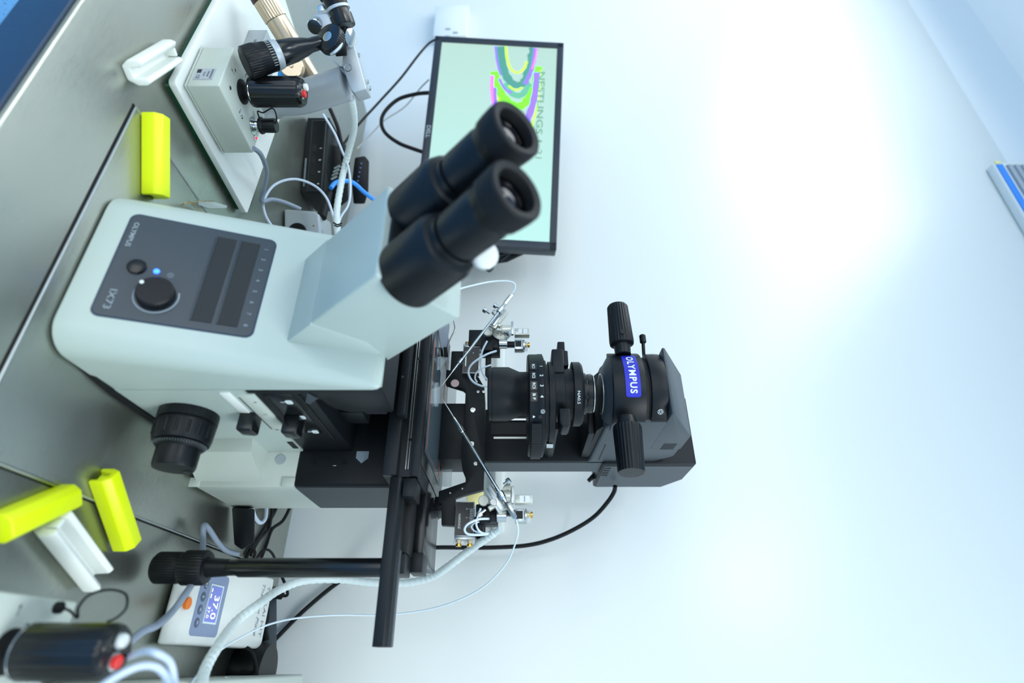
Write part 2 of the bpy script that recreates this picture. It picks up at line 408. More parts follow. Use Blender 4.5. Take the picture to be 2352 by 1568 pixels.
# binocular tubes
nt_ = Vector((0, -1, 0.93)).normalized()
def binoc(xe, parent, zoff):
    end = Vector((xe, 0.294, 0.4145))
    L = 0.137; p0 = end - nt_*L
    tube = obj('eyepiece_tube', B().lathe(p0, nt_, [(0.0300, -0.004), (0.0308, -0.003), (0.0300, 0.050), (0.0285, 0.0535), (0.0268, 0.058), (0.0228, 0.060), (0.0225, 0.066)], 56), m_plast, parent)
    ep = obj('eyepiece', B().lathe(p0 + nt_*0.064, nt_, [(0.0205, 0), (0.0205, 0.004), (0.0222, 0.006), (0.0222, 0.040), (0.0215, 0.042), (0.0215, 0.046), (0.0238, 0.050), (0.0242, 0.056)], 56), m_plast, tube)
    obj('eyecup', B().lathe(p0 + nt_*0.113, nt_, [(0.0230, 0), (0.0244, 0.006), (0.0250, 0.016), (0.0247, 0.0222), (0.0232, 0.0240), (0.0180, 0.0226), (0.0172, 0.0205), (0.0168, 0.014)], 56, cap=False), m_rubber, tube)
    obj('eye_lens', B().lathe(p0 + nt_*0.123, nt_, [(0.0170, 0.001), (0.0150, 0.0022), (0.0145, 0.0010), (0.0118, 0.0030), (0.006, 0.0052), (0.0005, 0.0060)], 40), m_lens, tube)
    c = p0 + nt_*0.098
    # small engraved marking following the barrel
    side = Vector((1, 0, 0)); v2 = nt_.cross(side)
    def cyl_fn(r, c0, ang0):
        def fn(a, d):
            th = ang0 + a/r
            return c0 + nt_*(-d) + (side*math.cos(th) + v2*math.sin(th))*(-r)
        return fn
    text('WHN10X/22', cyl_fn(0.0225, p0+nt_*0.088, -2.1), 0.004, m_dim, tube, name='engraving')
    return p0
pR = binoc(-0.2925, mic, 0); pL = binoc(-0.3575, mic, 0)
# sloped black mounts joining the tubes to the housing
q0 = (pR+pL)/2
b = B().prism([(0, 0.0), (0.03, 0), (0.056, 0.03), (0.05, 0.05), (0.0, 0.05), (-0.05, 0.05), (-0.056, 0.03), (-0.03, 0)], -0.006, 0.004, 'Z',
              frame(q0 - Vector((0, 0, 0)) - (Vector((0, 0.93, 1)).normalized())*0.025, (1, 0, 0), (0, 0.93, 1)), bev=0.002)
# local z of that frame = (1,0,0)x(0,.93,1) = (0,-1,.93): outward
obj('binocular_base', b, m_plast, mic)
b = B()
b.hull([Vector((-0.325+dx, 0.404, 0.330)) + nt_*h + Vector((0, 0.68, 0.73))*w for dx in (-0.012, 0.012) for h in (0.0, 0.05) for w in (-0.02, 0.02)], bev=0.004)
obj('binocular_bridge', b, m_plast, mic)
b = B().lathe(Vector((-0.325, 0.3645, 0.372)), nt_, [(0.011, 0), (0.011, 0.006), (0.009, 0.009)], 32)
obj('interpupillary_scale', b, m_satin, mic)
dc_ = PD(1107, 588, 0.462); b = B().cyl(dc_, dc_+Vector((0.003, -0.007, 0.004)), 0.0118, c=0.002)
obj('diopter_disc', b, m_white, mic, label='small round white disc beside the right eyepiece')

# black stage support behind the nose
prof = [(0.5155, 0.1395), (0.5155, 0.2785), (0.5755, 0.2785), (0.575, 0.232), (0.566, 0.218), (0.552, 0.2125), (0.541, 0.2105), (0.541, 0.203), (0.7045, 0.203), (0.7045, 0.1395)]
obj('upper_frame', B().prism(prof, -0.41, XR-0.0008, 'X', bev=0.0015), m_black, mic)
obj('frame_web', B().box(-0.41, -0.255, 0.5155, 0.703, 0.1395, 0.19), m_black, mic)
obj('nosepiece_cavity', B().box(-0.41, -0.30, 0.58, 0.703, 0.19, 0.262), m_cavity, mic)
b = B().box(-0.30, -0.262, 0.605, 0.64, 0.206, 0.258, bev=0.002); obj('filter_turret', b, mat('dark_plum_plastic', (40, 38, 48), 0.4), mic)
b = B().box(-0.302, -0.258, 0.625, 0.66, 0.203, 0.232, bev=0.002); obj('filter_cube', b, m_black, mic)
obj('frame_top_skin', B().box(-0.41, -0.2395, 0.516, 0.574, 0.2786, 0.2794), m_black, mic)
# rear block: cream lower housing (stepped cover) and black upper part
obj('rear_black_housing', B().prism([(-0.45, 0.7065), (-0.196, 0.7065), (-0.193, 0.7095), (-0.193, 0.8205), (-0.45, 0.8205)], 0.1345, 0.2558, 'Z', bev=0.001), m_black, mic)
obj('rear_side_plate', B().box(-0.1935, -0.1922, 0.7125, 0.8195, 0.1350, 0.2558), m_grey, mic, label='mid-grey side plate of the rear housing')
RX = -0.1915
cov = obj('side_cover', B().prism([(0.706, 0.010), (0.706, 0.134), (0.8215, 0.134), (0.8215, 0.010)], -0.46, RX, 'X', bev=0.0025), m_body_grey, mic)
st = obj('lamp_cover', B().prism([(-0.244, 0.657), (-0.2375, 0.6555), (-0.222, 0.66), (-0.1985, 0.7065), (-0.244, 0.7065)], 0.010, 0.0925, 'Z'), m_body_grey, mic)
bm_ = B().prism([(0.7065, 0.0925), (0.7065, 0.104), (0.6565, 0.0925)], -0.2375, -0.205, 'X')
for (px, py) in ((445, 1107), (662, 1107), (557, 1022)):
    X0 = None
    p = PY(px, py, 0.7055 if py > 1050 else 0.675)
    b = B().box(p.x-0.006, p.x+0.006, p.y-0.0015, p.y+0.002, p.z-0.008, p.z+0.008, bev=0.0012)
    obj('cover_clip', b, m_body_grey, mic)
p = PY(645, 1055, 0.7055)
obj('cover_dimple', B().cyl(p, p+Vector((0, -0.0006, 0)), 0.0065), m_alu, mic)
p = PX(666, 1022, -0.2368)
obj('dark_vent', B().box(-0.2372, -0.2364, 0.667, 0.690, 0.131, 0.1375), m_cavity, mic)
# marks on the black rear face
def fY(px, py, Y0): p = PY(px, py, Y0); return flat(p, (1, 0, 0), (0, 0, 1), 0.0)
text('1', fY(768, 1069, 0.7060), 0.006, m_wt, mic)
p = PY(832, 1050, 0.7060)
obj('grey_arrow_mark', B().prism([(p.x-0.008, p.z+0.008), (p.x+0.001, p.z+0.008), (p.x+0.008, p.z), (p.x+0.001, p.z-0.008), (p.x-0.008, p.z-0.008)], 0.7055, 0.7063, 'Y'), m_dim, mic)
for (px, py) in ((720, 1061), (792, 1061)):
    p = PY(px, py, 0.7062); obj('screw', B().cyl(p, p+Vector((0, -0.0006, 0)), 0.0028, n=16), m_plast, mic)
# sliders on the side
XS = XR
obj('slider_plate', B().prism([(0.5235, 0.136), (0.5235, 0.1605), (0.655, 0.1375), (0.655, 0.120), (0.60, 0.105), (0.5235, 0.13)], XS-0.002, XS+0.0008, 'X', bev=0.0006) if False else B().box(XS-0.002, XS+0.0012, 0.525, 0.625, 0.128, 0.1465, bev=0.0006), m_body_grey, mic)
obj('slider_rail', B().box(XS-0.002, XS+0.0016, 0.520, 0.575, 0.113, 0.1235, bev=0.0008), m_white, mic, label='bright white raised bar beside the slider')
obj('slider_slot', B().box(XS, XS+0.0015, 0.53, 0.62, 0.1288, 0.1300), m_grey, mic)
for (yy, zz, nm) in ((0.576, 0.1215, 'light_path_slider'), (0.585, 0.1665, 'filter_slider')):
    b = B().prism([(yy-0.006, zz-0.009), (yy-0.004, zz+0.008), (yy+0.014, zz+0.009), (yy+0.016, zz+0.003), (yy+0.013, zz-0.009)], XS-0.001, XS+0.021, 'X', bev=0.0025, seg=3)
    obj(nm, b, m_black_gloss, mic)
obj('filter_plate', B().box(XS-0.002, XS+0.0002, 0.527, 0.637, 0.1535, 0.184, bev=0.001), m_black_gloss, mic)
obj('filter_slot', B().box(XS, XS+0.0006, 0.53, 0.625, 0.1545, 0.157), m_cavity, mic)
def fX(px, py, X0): p = PX(px, py, X0); return flat(p, (0, 1, 0), (0, 0, 1), 0.0)
for (px, py, s) in ((664, 924, '1'), (694, 959, '2'), (724, 992, '3')):
    p = PX(px, py, XS+0.0006)
    tagm = obj('slider_tag', B().prism([(p.y-0.0045+q[0], p.z-0.0035+q[1]) for q in rr(0.009, 0.007, 0.002)], XS+0.0001, XS+0.0006, 'X'), m_wt, mic)
    text(s, flat((XS+0.0009, p.y, p.z), (0, 1, 0), (0, 0, 1)), 0.0055, m_dk, tagm, name='numeral')
    obj('index_line', B().box(XS+0.0001, XS+0.0006, p.y-0.0004, p.y+0.0004, p.z-0.009, p.z-0.004), m_wt, mic)
for (px, py, s) in ((585, 924, '9'), (608, 952, '5'), (636, 987, '0')):
    text(s, fX(px, py, XS+0.0015), 0.0055, m_dk, mic)
# diagonal edge step on black side (groove)
obj('frame_groove', B().box(XS-0.0004, XS+0.0004, 0.528, 0.655, 0.1905, 0.1925), m_cavity, mic)
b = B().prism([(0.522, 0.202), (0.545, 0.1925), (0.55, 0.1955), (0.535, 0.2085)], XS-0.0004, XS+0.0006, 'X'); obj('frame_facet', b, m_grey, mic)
# focus knob
fc = Vector((XR-0.004, 0.577, 0.055)); xa = Vector((1, 0, 0))
fk = obj('coarse_focus_knob', B().lathe(fc, xa, [(0.0305, 0.0), (0.0305, 0.010, 0.0004), (0.0305, 0.0145), (0.0285, 0.0155), (0.0285, 0.0165), (0.0303, 0.0175, 0.0), (0.0292, 0.0345), (0.028, 0.0385), (0.024, 0.040)], ribs=36), m_plast, mic)
obj('knob_scale', B().lathe(fc+xa*0.0402, xa, [(0.0265, 0), (0.0225, 0.0045)], 48), m_black, fk)
b = B()
for i in range(60):
    a = 2*PI*i/60; d = Vector((0, math.cos(a), math.sin(a)))
    b.cyl(fc+xa*0.0408+d*0.0265, fc+xa*0.0430+d*0.0246, 0.0001, n=4)
obj('scale_ticks', b, m_dim, fk)
obj('fine_focus_knob', B().lathe(fc+xa*0.0445, xa, [(0.0215, 0), (0.0212, 0.0185), (0.0202, 0.0212), (0.001, 0.0215)], 56), m_plast, mic)
p = fc+xa*0.0653+Vector((0, 0.011, 0.009)); obj('knob_dimple', B().cyl(p, p+xa*0.0012, 0.0042, n=20), m_black_gloss, fk)
b = B()
for i in range(9):
    a = math.radians(100 + i*22); d = Vector((0, math.cos(a), math.sin(a)))
    b.cyl(fc+xa*0.020+d*0.0293, fc+xa*0.034+d*0.0285, 0.0018, n=8)
obj('grip_rib', b, m_plast, fk)

# ---- stage
SX0, SX1 = -0.50, -0.192
stg = obj('stage', B().box(SX0, SX1, 0.664, 0.895, 0.2560, 0.2975, bev=0.0012), m_black, mic)
b = B().box(SX0, SX1, 0.660, 0.672, 0.2885, 0.2985, bev=0.001).box(SX0, SX1, 0.655, 0.665, 0.2560, 0.2730, bev=0.0015)
obj('front_rail', b, m_black, stg)
b = B().box(SX0, -0.200, 0.6585, 0.6605, 0.2822, 0.2832).box(SX0, -0.200, 0.6585, 0.6605, 0.2852, 0.2860)
obj('rail_line', b, m_satin, stg)
obj('lower_rail', B().box(SX0, -0.262, 0.640, 0.6555, 0.268, 0.2795, bev=0.002), m_black, stg)
for (px, py) in ((926, 866), (942, 1010), (962, 824)):
    p = PY(px, py, 0.6395 if px < 930 else 0.6595); obj('stage_screw', B().cyl(p, p+Vector((0, -0.001, 0)), 0.002, n=14), m_chrome, stg)
# heated glass insert with copper trace
zt = 0.2985
A = PZ(980, 1040, zt); 
ix0, ix1, iy0, iy1 = -0.405, -0.232, 0.690, 0.835
obj('insert_frame', B().box(ix0-0.02, ix1+0.02, 0.675, 0.885, 0.2972, 0.2990, bev=0.0004), m_black_gloss, stg)
obj('glass_insert', B().box(ix0, ix1, iy0, iy1, 0.2991, 0.3002), mat('tinted_glass', (70, 86, 96), 0.05, alpha=0.9), stg)
b = B().tube([(ix0+0.006, iy0+0.006, 0.3004), (ix1-0.006, iy0+0.006, 0.3004), (ix1-0.006, iy1-0.006, 0.3004), (ix0+0.006, iy1-0.006, 0.3004)], 0.00028, 6, sub=1)
obj('copper_trace', b, m_copper, stg)
b = B(); 
for i in range(22): b.box(-0.372+i*0.0024, -0.3705+i*0.0024, 0.693, 0.6936, 0.3002, 0.3005)
obj('green_scale', b, mat('green_print', (30, 120, 90), 0.5), stg)
# culture dish at the optical axis
m_dish = mat('dish_plastic', (205, 220, 228), 0.05, alpha=0.13)
dish = thing('culture_dish', 'clear plastic culture dish on the stage under the needle tips', 'dish', (-0.332, 0.735, 0.3003))
obj('dish_wall', B().lathe((-0.332, 0.735, 0.3003), (0, 0, 1), [(0.0175, 0), (0.0175, 0.004), (0.0168, 0.004), (0.0168, 0.0008)], 40, cap=False), m_dish, dish)
obj('dish_floor', B().cyl((-0.332, 0.735, 0.3003), (-0.332, 0.735, 0.3012), 0.0172, n=40), m_dish, dish)
# clear acrylic shield at the rear of the stage
sh = obj('acrylic_shield', B().box(-0.47, -0.235, 0.862, 0.865, 0.2995, 0.3165, bev=0.0006), m_glass, stg)
# right hand mechanical slide: rail, plate, blocks
sa = obj('slide_rail', B().prism([(0.659, 0.2655), (0.659, 0.2765), (0.664, 0.2808), (0.690, 0.2808), (0.690, 0.2655)], -0.191, -0.0135, 'X', bev=0.0006), m_black, mic)
obj('rail_groove', B().box(-0.19, -0.0135, 0.668, 0.674, 0.2806, 0.2812), m_cavity, sa)
obj('rail_grey_strip', B().box(-0.112, -0.0140, 0.676, 0.688, 0.2806, 0.2820, bev=0.0004), m_grey, sa)  # thin grey strip along the top of the rail
pl = obj('slide_plate', B().box(-0.211, -0.1105, 0.742, 0.868, 0.286, 0.2985, bev=0.001), m_black_gloss, mic)
obj('plate_carrier', B().box(-0.19, -0.112, 0.70, 0.86, 0.2665, 0.286, bev=0.0006), m_cavity, pl)
obj('guide_block', B().box(-0.190, -0.168, 0.66, 0.70, 0.2812, 0.296, bev=0.0012), m_black, mic)
eb = obj('end_block', B().box(-0.118, -0.095, 0.735, 0.775, 0.2835, 0.3000, bev=0.001), m_black, mic)
obj('end_block_foot', B().box(-0.110, -0.088, 0.692, 0.734, 0.2675, 0.2860, bev=0.001), m_black, eb)
b = B()
for (dx, dz) in ((-0.100, 0.278), (-0.092, 0.278)): b.cyl((dx, 0.692, dz), (dx, 0.6905, dz), 0.0018, n=12)
obj('block_screw', b, m_chrome, eb)
# stage handle
hx, hy = -0.0912, 0.668
h0 = obj('stage_handle', B().lathe((hx, hy, 0.0925), (0, 0, 1), [(0.0085, 0), (0.0085, 0.012), (0.0102, 0.015), (0.0102, 0.1730)], 36), m_black_gloss, mic)
obj('upper_handle_knob', B().lathe((hx, hy, 0.044), (0, 0, 1), [(0.0165, 0), (0.0185, 0.003, 0.0008), (0.0185, 0.024, 0.0008), (0.0165, 0.027), (0.012, 0.0272), (0.0105, 0.028), (0.009, 0.050)], ribs=36), m_plast, h0)
obj('lower_handle_knob', B().lathe((hx, hy, 0.0135), (0, 0, 1), [(0.014, 0), (0.0168, 0.003, 0.0007), (0.0168, 0.026, 0.0007), (0.0155, 0.029), (0.0155, 0.031)], ribs=36), m_plast, h0)

# ---- illumination pillar, lamp arm, lamp house
pil = obj('illumination_pillar', B().box(-0.371, -0.280, 0.880, 0.936, 0.262, 0.56, bev=0.003), m_black, mic)
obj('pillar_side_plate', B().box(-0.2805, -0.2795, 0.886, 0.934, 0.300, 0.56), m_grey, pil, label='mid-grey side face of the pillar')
obj('pillar_recess', B().box(-0.345, -0.325, 0.8785, 0.8805, 0.375, 0.440), m_cavity, pil)
obj('pillar_rail', B().box(-0.352, -0.349, 0.876, 0.880, 0.38, 0.545).box(-0.320, -0.317, 0.876, 0.880, 0.38, 0.44), m_satin, pil)
obj('pillar_foot_block', B().box(-0.352, -0.262, 0.812, 0.879, 0.2995, 0.344, bev=0.0015), m_black, pil)
AX = -0.330; ay = 0.729
# arm : side profile, extruded across
ap = [(0.936, 0.532), (0.888, 0.5265), (0.874, 0.534), (0.738, 0.5385), (0.715, 0.546), (0.708, 0.5535), (0.708, 0.6175), (0.722, 0.640), (0.764, 0.6655), (0.856, 0.665), (0.880, 0.640), (0.936, 0.60)]
arm = obj('lamp_arm', B().prism(ap, -0.378, -0.2800, 'X', bev=0.004, seg=3), m_grey, mic, label='dark slate grey illumination arm with bevelled top')
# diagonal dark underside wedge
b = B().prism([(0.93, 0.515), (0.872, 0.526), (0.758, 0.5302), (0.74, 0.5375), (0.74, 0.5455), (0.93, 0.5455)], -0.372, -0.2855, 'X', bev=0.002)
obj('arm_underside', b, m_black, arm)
# front ring (curved) around the optical axis, set in front of the arm
RC = Vector((AX, 0.733, 0)); RR = 0.0595
def arc_slab(r0, z0, z1, a0, a1, n=24, r1=0.02, cx=RC):
    pts = [(cx.x + r0*math.cos(a0+(a1-a0)*i/n), cx.y + r0*math.sin(a0+(a1-a0)*i/n)) for i in range(n+1)]
    pts += [(cx.x + r1*math.cos(a1), cx.y + r1*math.sin(a1)), (cx.x + r1*math.cos(a0), cx.y + r1*math.sin(a0))]
    return pts, z0, z1
A0, A1 = math.radians(-152), math.radians(-28)
p_, z0, z1 = arc_slab(RR, 0.5445, 0.5885, A0, A1)
ring = obj('front_ring', B().prism(p_, z0, z1, 'Z', bev=0.0015, ang=0.6), m_black, arm)
p_, z0, z1 = arc_slab(RR-0.006, 0.5885, 0.5955, A0+0.03, A1-0.03)
obj('diaphragm_slot', B().prism(p_, z0, z1, 'Z'), m_cavity, arm)
p_, z0, z1 = arc_slab(RR-0.001, 0.5955, 0.6175, A0, A1)
rg2 = obj('upper_ring', B().prism(p_, z0, z1, 'Z', bev=0.0012, ang=0.6), m_black, arm)
# bevelled top cap
obj('top_cap', B().prism([(0.681, 0.6178), (0.681, 0.6215), (0.7635, 0.6655), (0.82, 0.6655), (0.82, 0.6178)], -0.3790, -0.2796, 'X', bev=0.003, seg=3), m_grey, arm)
obj('aperture_plate', B().box(-0.360, -0.286, 0.770, 0.90, 0.5205, 0.5290, bev=0.001), m_black, arm)
# cone below with aperture
b = B().lathe((AX, ay, 0.5360), (0, 0, 1), [(0.034, 0), (0.040, 0.003), (0.052, 0.0095)], 48)
obj('illuminator_cone', b, m_grey, arm)
obj('field_lens', B().lathe((AX, ay, 0.5352), (0, 0, 1), [(0.0275, 0.0), (0.0275, 0.002)], 48), m_cavity, arm)
b = B().lathe((AX, ay, 0.5350), (0, 0, 1), [(0.0275, 0), (0.029, 0), (0.029, 0.003), (0.0275, 0.003)], 48, cap=False); obj('field_lens_rim', b, m_satin, arm)
# blue badge with curved lettering
def ringfn(r, zc):
    def fn(a, d):
        th = -PI/2 - math.radians(0) + (a)/r
        return Vector((RC.x + r*math.cos(th), RC.y + r*math.sin(th), zc+d))
    return fn
BW, BH = 0.0705, 0.020
ca = math.radians(-7)
pts = rr(BW, BH, 0.002, -BW/2, -BH/2, 4)
bm = bmesh.new()
def rb(r, a, d): th = -PI/2 + ca + a/r; return Vector((RC.x + r*math.cos(th), RC.y + r*math.sin(th), 0.5705+d))
cols = []
for i in range(49):
    a = -BW/2 + BW*i/48; dd = max(0.0, abs(a)-(BW/2-0.003)); hh = BH/2-0.003+math.sqrt(max(0.0, 0.003**2-dd*dd)); cols.append([bm.verts.new(rb(RR+0.0008, a, -hh)), bm.verts.new(rb(RR+0.0008, a, hh)), bm.verts.new(rb(RR-0.001, a, hh)), bm.verts.new(rb(RR-0.001, a, -hh))])
for c, d in zip(cols[:-1], cols[1:]):
    for k in range(4): bm.faces.new((c[k], d[k], d[(k+1) % 4], c[(k+1) % 4]))
bm.faces.new(cols[0]); bm.faces.new(cols[-1][::-1])
bmesh.ops.recalc_face_normals(bm, faces=bm.faces)
bd = obj('brand_badge', bm, m_badge, arm, label='blue badge with white capital letters')
text('OLYMPUS', lambda a, d: rb(RR+0.0011, a, d), 0.0128, m_wt, arm, fit=0.061, bold=0.00038, space=1.2)
def rb2(r, a, d, zc, an): th = -PI/2 + an + a/r; return Vector((RC.x + r*math.cos(th), RC.y + r*math.sin(th), zc+d))
b = B()
for i in range(18):
    a0 = 2*PI*i/18; a1 = 2*PI*(i+1)/18
    b.tube([rb2(RR, 0.0035*math.cos(a0), 0.0035*math.sin(a0), 0.6065, 0.80), rb2(RR, 0.0035*math.cos(a1), 0.0035*math.sin(a1), 0.6065, 0.80)], 0.0003, 5, sub=1)
for i in range(5):
    a0 = 2*PI*i/5; b.tube([rb2(RR, 0.0035*math.cos(a0), 0.0035*math.sin(a0), 0.6065, 0.80), rb2(RR, 0.0014*math.cos(a0+1.4), 0.0014*math.sin(a0+1.4), 0.6065, 0.80)], 0.0003, 5, sub=1)
obj('aperture_symbol', b, m_wt, arm)
b = B()
for i in range(18):
    a0 = 2*PI*i/18; a1 = 2*PI*(i+1)/18
    b.tube([rb2(RR, 0.003*math.cos(a0), 0.0022*math.sin(a0), 0.6075, -0.92), rb2(RR, 0.003*math.cos(a1), 0.0022*math.sin(a1), 0.6075, -0.92)], 0.00025, 5, sub=1)
obj('open_symbol', b, m_wt, arm)
# clamp knobs left and right
kd = Vector((1, -0.10, 0.0))
k = obj('arm_knob', B().lathe(PY(1440, 976, 0.685), Vector((1, -0.08, -0.03)), [(0.012, -0.01), (0.0135, 0.0), (0.0178, 0.0025), (0.0186, 0.006, 0.0009), (0.0168, 0.062, 0.0009), (0.0158, 0.0645), (0.001, 0.0646)], ribs=26), m_plast, arm)
k = obj('arm_knob', B().lathe(PY(1429, 797, 0.69), Vector((-1, -0.05, -0.02)), [(0.011, -0.012), (0.0115, 0.002), (0.0165, 0.004), (0.0172, 0.008, 0.0009), (0.0150, 0.064, 0.0009), (0.013, 0.067), (0.001, 0.068)], ribs=26), m_plast, arm)
p = PY(1430, 762, 0.672); obj('knob_hole', B().cyl(p, p+Vector((0, -0.001, 0)), 0.0035, n=20), m_cavity, arm)
p = PY(1478, 792, 0.70); obj('diaphragm_lever', B().cyl(p+Vector((0.016, 0.006, 0)), p+Vector((-0.006, 0, 0.0)), 0.0024).cyl(p+Vector((-0.003, 0, 0)), p+Vector((-0.0165, 0, 0)), 0.0046, c=0.0015), m_plast, arm)
# vent slots on arm side
b = B()
for i in range(5): b.box(-0.2803, -0.2793, 0.795+i*0.0055, 0.7975+i*0.0055, 0.6340, 0.6540)
obj('vent_slot', b, m_cavity, arm)
obj('arm_side_groove', B().box(-0.2804, -0.2796, 0.80, 0.872, 0.5475, 0.5495), m_cavity, arm)
# lamp house behind
lh = obj('lamp_house', B().prism([(0.8785, 0.556), (0.8785, 0.706), (0.962, 0.706), (1.012, 0.68), (1.012, 0.556)], -0.392, -0.2750, 'X', bev=0.003, seg=3), m_black, mic)
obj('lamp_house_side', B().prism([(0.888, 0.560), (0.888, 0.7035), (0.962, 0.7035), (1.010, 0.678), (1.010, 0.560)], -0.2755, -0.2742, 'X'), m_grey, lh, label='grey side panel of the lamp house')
b = B()
for i in range(4): b.box(-0.2745, -0.2735, 0.896+i*0.013, 0.900+i*0.013, 0.561, 0.571)
obj('lamp_vent', b, m_cavity, lh)
p = PX(1404, 1113, -0.2742)
obj('cable_boot', B().cyl((-0.29, 0.985, 0.558), (-0.278, 0.985, 0.545), 0.0045, 0.0035, n=16), m_rubber, lh)

# ---- condenser
cz = Vector((AX, ay, 0)); up = (0, 0, 1)
cd = obj('condenser_lens_barrel', B().lathe((AX, ay, 0.3765), up, [(0.0345, 0), (0.0378, 0.0015), (0.0378, 0.006), (0.0382, 0.0065), (0.0382, 0.0285), (0.0315, 0.044), (0.0315, 0.056)], 64), m_black, mic)
tc_ = Vector((-0.3165, 0.737, 0))
tur = obj('condenser_turret', B().lathe((tc_.x, tc_.y, 0.4315), up, [(0.070, 0), (0.072, 0.002), (0.072, 0.0135), (0.0725, 0.0145), (0.0725, 0.0205), (0.068, 0.0225)], 96), m_black, mic)
obj('turret_upper', B().lathe((tc_.x-0.004, tc_.y, 0.454), up, [(0.060, 0), (0.060, 0.003), (0.054, 0.0032), (0.054, 0.006), (0.058, 0.0065), (0.058, 0.0135), (0.05, 0.015)], 80), m_black, tur)
obj('condenser_column', B().lathe((AX, ay, 0.468), up, [(0.040, 0), (0.040, 0.014), (0.036, 0.015), (0.036, 0.026), (0.0455, 0.0265), (0.0455, 0.0365), (0.043, 0.0395)], 64), m_black, mic)
obj('condenser_top_ring', B().lathe((AX, ay, 0.5068), up, [(0.029, 0), (0.0275, 0.002), (0.030, 0.003), (0.030, 0.006), (0.0272, 0.0065), (0.0272, 0.0085), (0.0285, 0.0095), (0.0285, 0.015), (0.026, 0.0165)], 64), m_black_gloss, mic)
b = B().lathe((AX, ay, 0.5232), up, [(0.0262, 0), (0.0275, 0.0), (0.0275, 0.0012), (0.0262, 0.0012)], 64, cap=False).lathe((AX, ay, 0.5135), up, [(0.0275, 0), (0.0282, 0.001), (0.0275, 0.002)], 64, cap=False)
obj('chrome_ring', b, m_chrome, mic)
def trf(an, zc): return lambda a, d: Vector((tc_.x + 0.0724*math.cos(-PI/2+an+a/0.0724), tc_.y + 0.0724*math.sin(-PI/2+an+a/0.0724), zc+d))
def trf2(an, zc): return lambda a, d: Vector((tc_.x + 0.0731*math.cos(-PI/2+an+a/0.0731), tc_.y + 0.0731*math.sin(-PI/2+an+a/0.0731), zc+d))
# angle: camera direction around -PI/2
TANG = [math.radians(v) for v in (-21.8, -8.9, 3.0, 14.5)]
for i, (s1, s2) in enumerate((('RC1', '1'), ('RC2', '2'), ('RC3', '3'), ('B F', '4'))):
    an = TANG[i]
    bmf = bmesh.new(); fn = trf(an, 0.4385); vs = []
    for q in rr(0.0125, 0.009, 0.0015, -0.00625, -0.0045, 3):
        v = fn(*q); vs.append(bmf.verts.new(v))
    f = bmf.faces.new(vs); r_ = bmesh.ops.extrude_face_region(bmf, geom=[f]); ctr = Vector((tc_.x, tc_.y, 0))
    for v in [g for g in r_['geom'] if isinstance(g, bmesh.types.BMVert)]:
        d = Vector((v.co.x-ctr.x, v.co.y-ctr.y, 0)).normalized(); v.co += d*0.0005
    bmesh.ops.recalc_face_normals(bmf, faces=bmf.faces)
    tb = obj('turret_label', bmf, m_black_gloss, tur)
    text(s1, lambda a, d, f=trf2(an, 0.4385): f(a, d), 0.0052, m_wt, tur, bold=0.0001, fit=0.0082)
    text(s2, trf2(an, 0.4487), 0.0062, m_wt, tur, bold=0.0001)
b = B(); an = math.radians(29.7)
for i in range(14):
    a0 = 2*PI*i/14; a1 = 2*PI*(i+1)/14; f = trf2(an, 0.4498)
    b.tube([f(0.0026*math.cos(a0), 0.0026*math.sin(a0)), f(0.0026*math.cos(a1), 0.0026*math.sin(a1))], 0.00022, 5, sub=1)
    if i % 3 == 0: b.tube([f(0.0026*math.cos(a0), 0.0026*math.sin(a0)), f(0.0008*math.cos(a0+1.3), 0.0008*math.sin(a0+1.3))], 0.00022, 5, sub=1)
f = trf2(math.radians(34), 0.4385)
b.prism([(0, 0), (0.001, 0), (0.0005, 0.001)], 0, 0.0001, 'Z', Matrix.Translation(f(0, 0)))
obj('turret_symbol', b, m_wt, tur)
ft_ = trf2(math.radians(35), 0.4385); bmf = bmesh.new()
bmf.faces.new([bmf.verts.new(ft_(*q)) for q in ((-0.0018, -0.0016), (0.0018, -0.0016), (0.0, 0.0018))]); obj('index_triangle', bmf, m_wt, tur)
p = trf2(math.radians(35), 0.4465)(0, 0); obj('turret_hole', B().cyl(p, p+(p-Vector((tc_.x, tc_.y, p.z))).normalized()*0.0004, 0.0026, n=16), m_cavity, tur)
# thumbwheel at the right of the turret
aw = math.radians(84)
wc = Vector((tc_.x+0.066*math.sin(aw), tc_.y-0.066*math.cos(aw), 0))
b = B().lathe((tc_.x+0.004, tc_.y-0.004, 0.4345), up, [(0.069, 0), (0.0725, 0.001, 0.0006), (0.0725, 0.014, 0.0006), (0.069, 0.015)], ribs=90)
bmx = b.bm
bmesh.ops.bisect_plane(bmx, geom=bmx.verts[:]+bmx.edges[:]+bmx.faces[:], plane_co=(tc_.x+0.0655, tc_.y, 0.44), plane_no=(-1, 0.25, 0), clear_outer=True)
obj('slot_thumbwheel', b, m_plast, tur)
text('1', trf2(math.radians(61), 0.4415), 0.006, m_wt, tur)
# NA ring text
text('NA0.5', lambda a, d: Vector((AX + 0.0457*math.cos(-PI/2+math.radians(30)+a/0.0457), ay + 0.0457*math.sin(-PI/2+math.radians(30)+a/0.0457), 0.4995+d)), 0.0055, m_wt, mic, fit=0.0175)
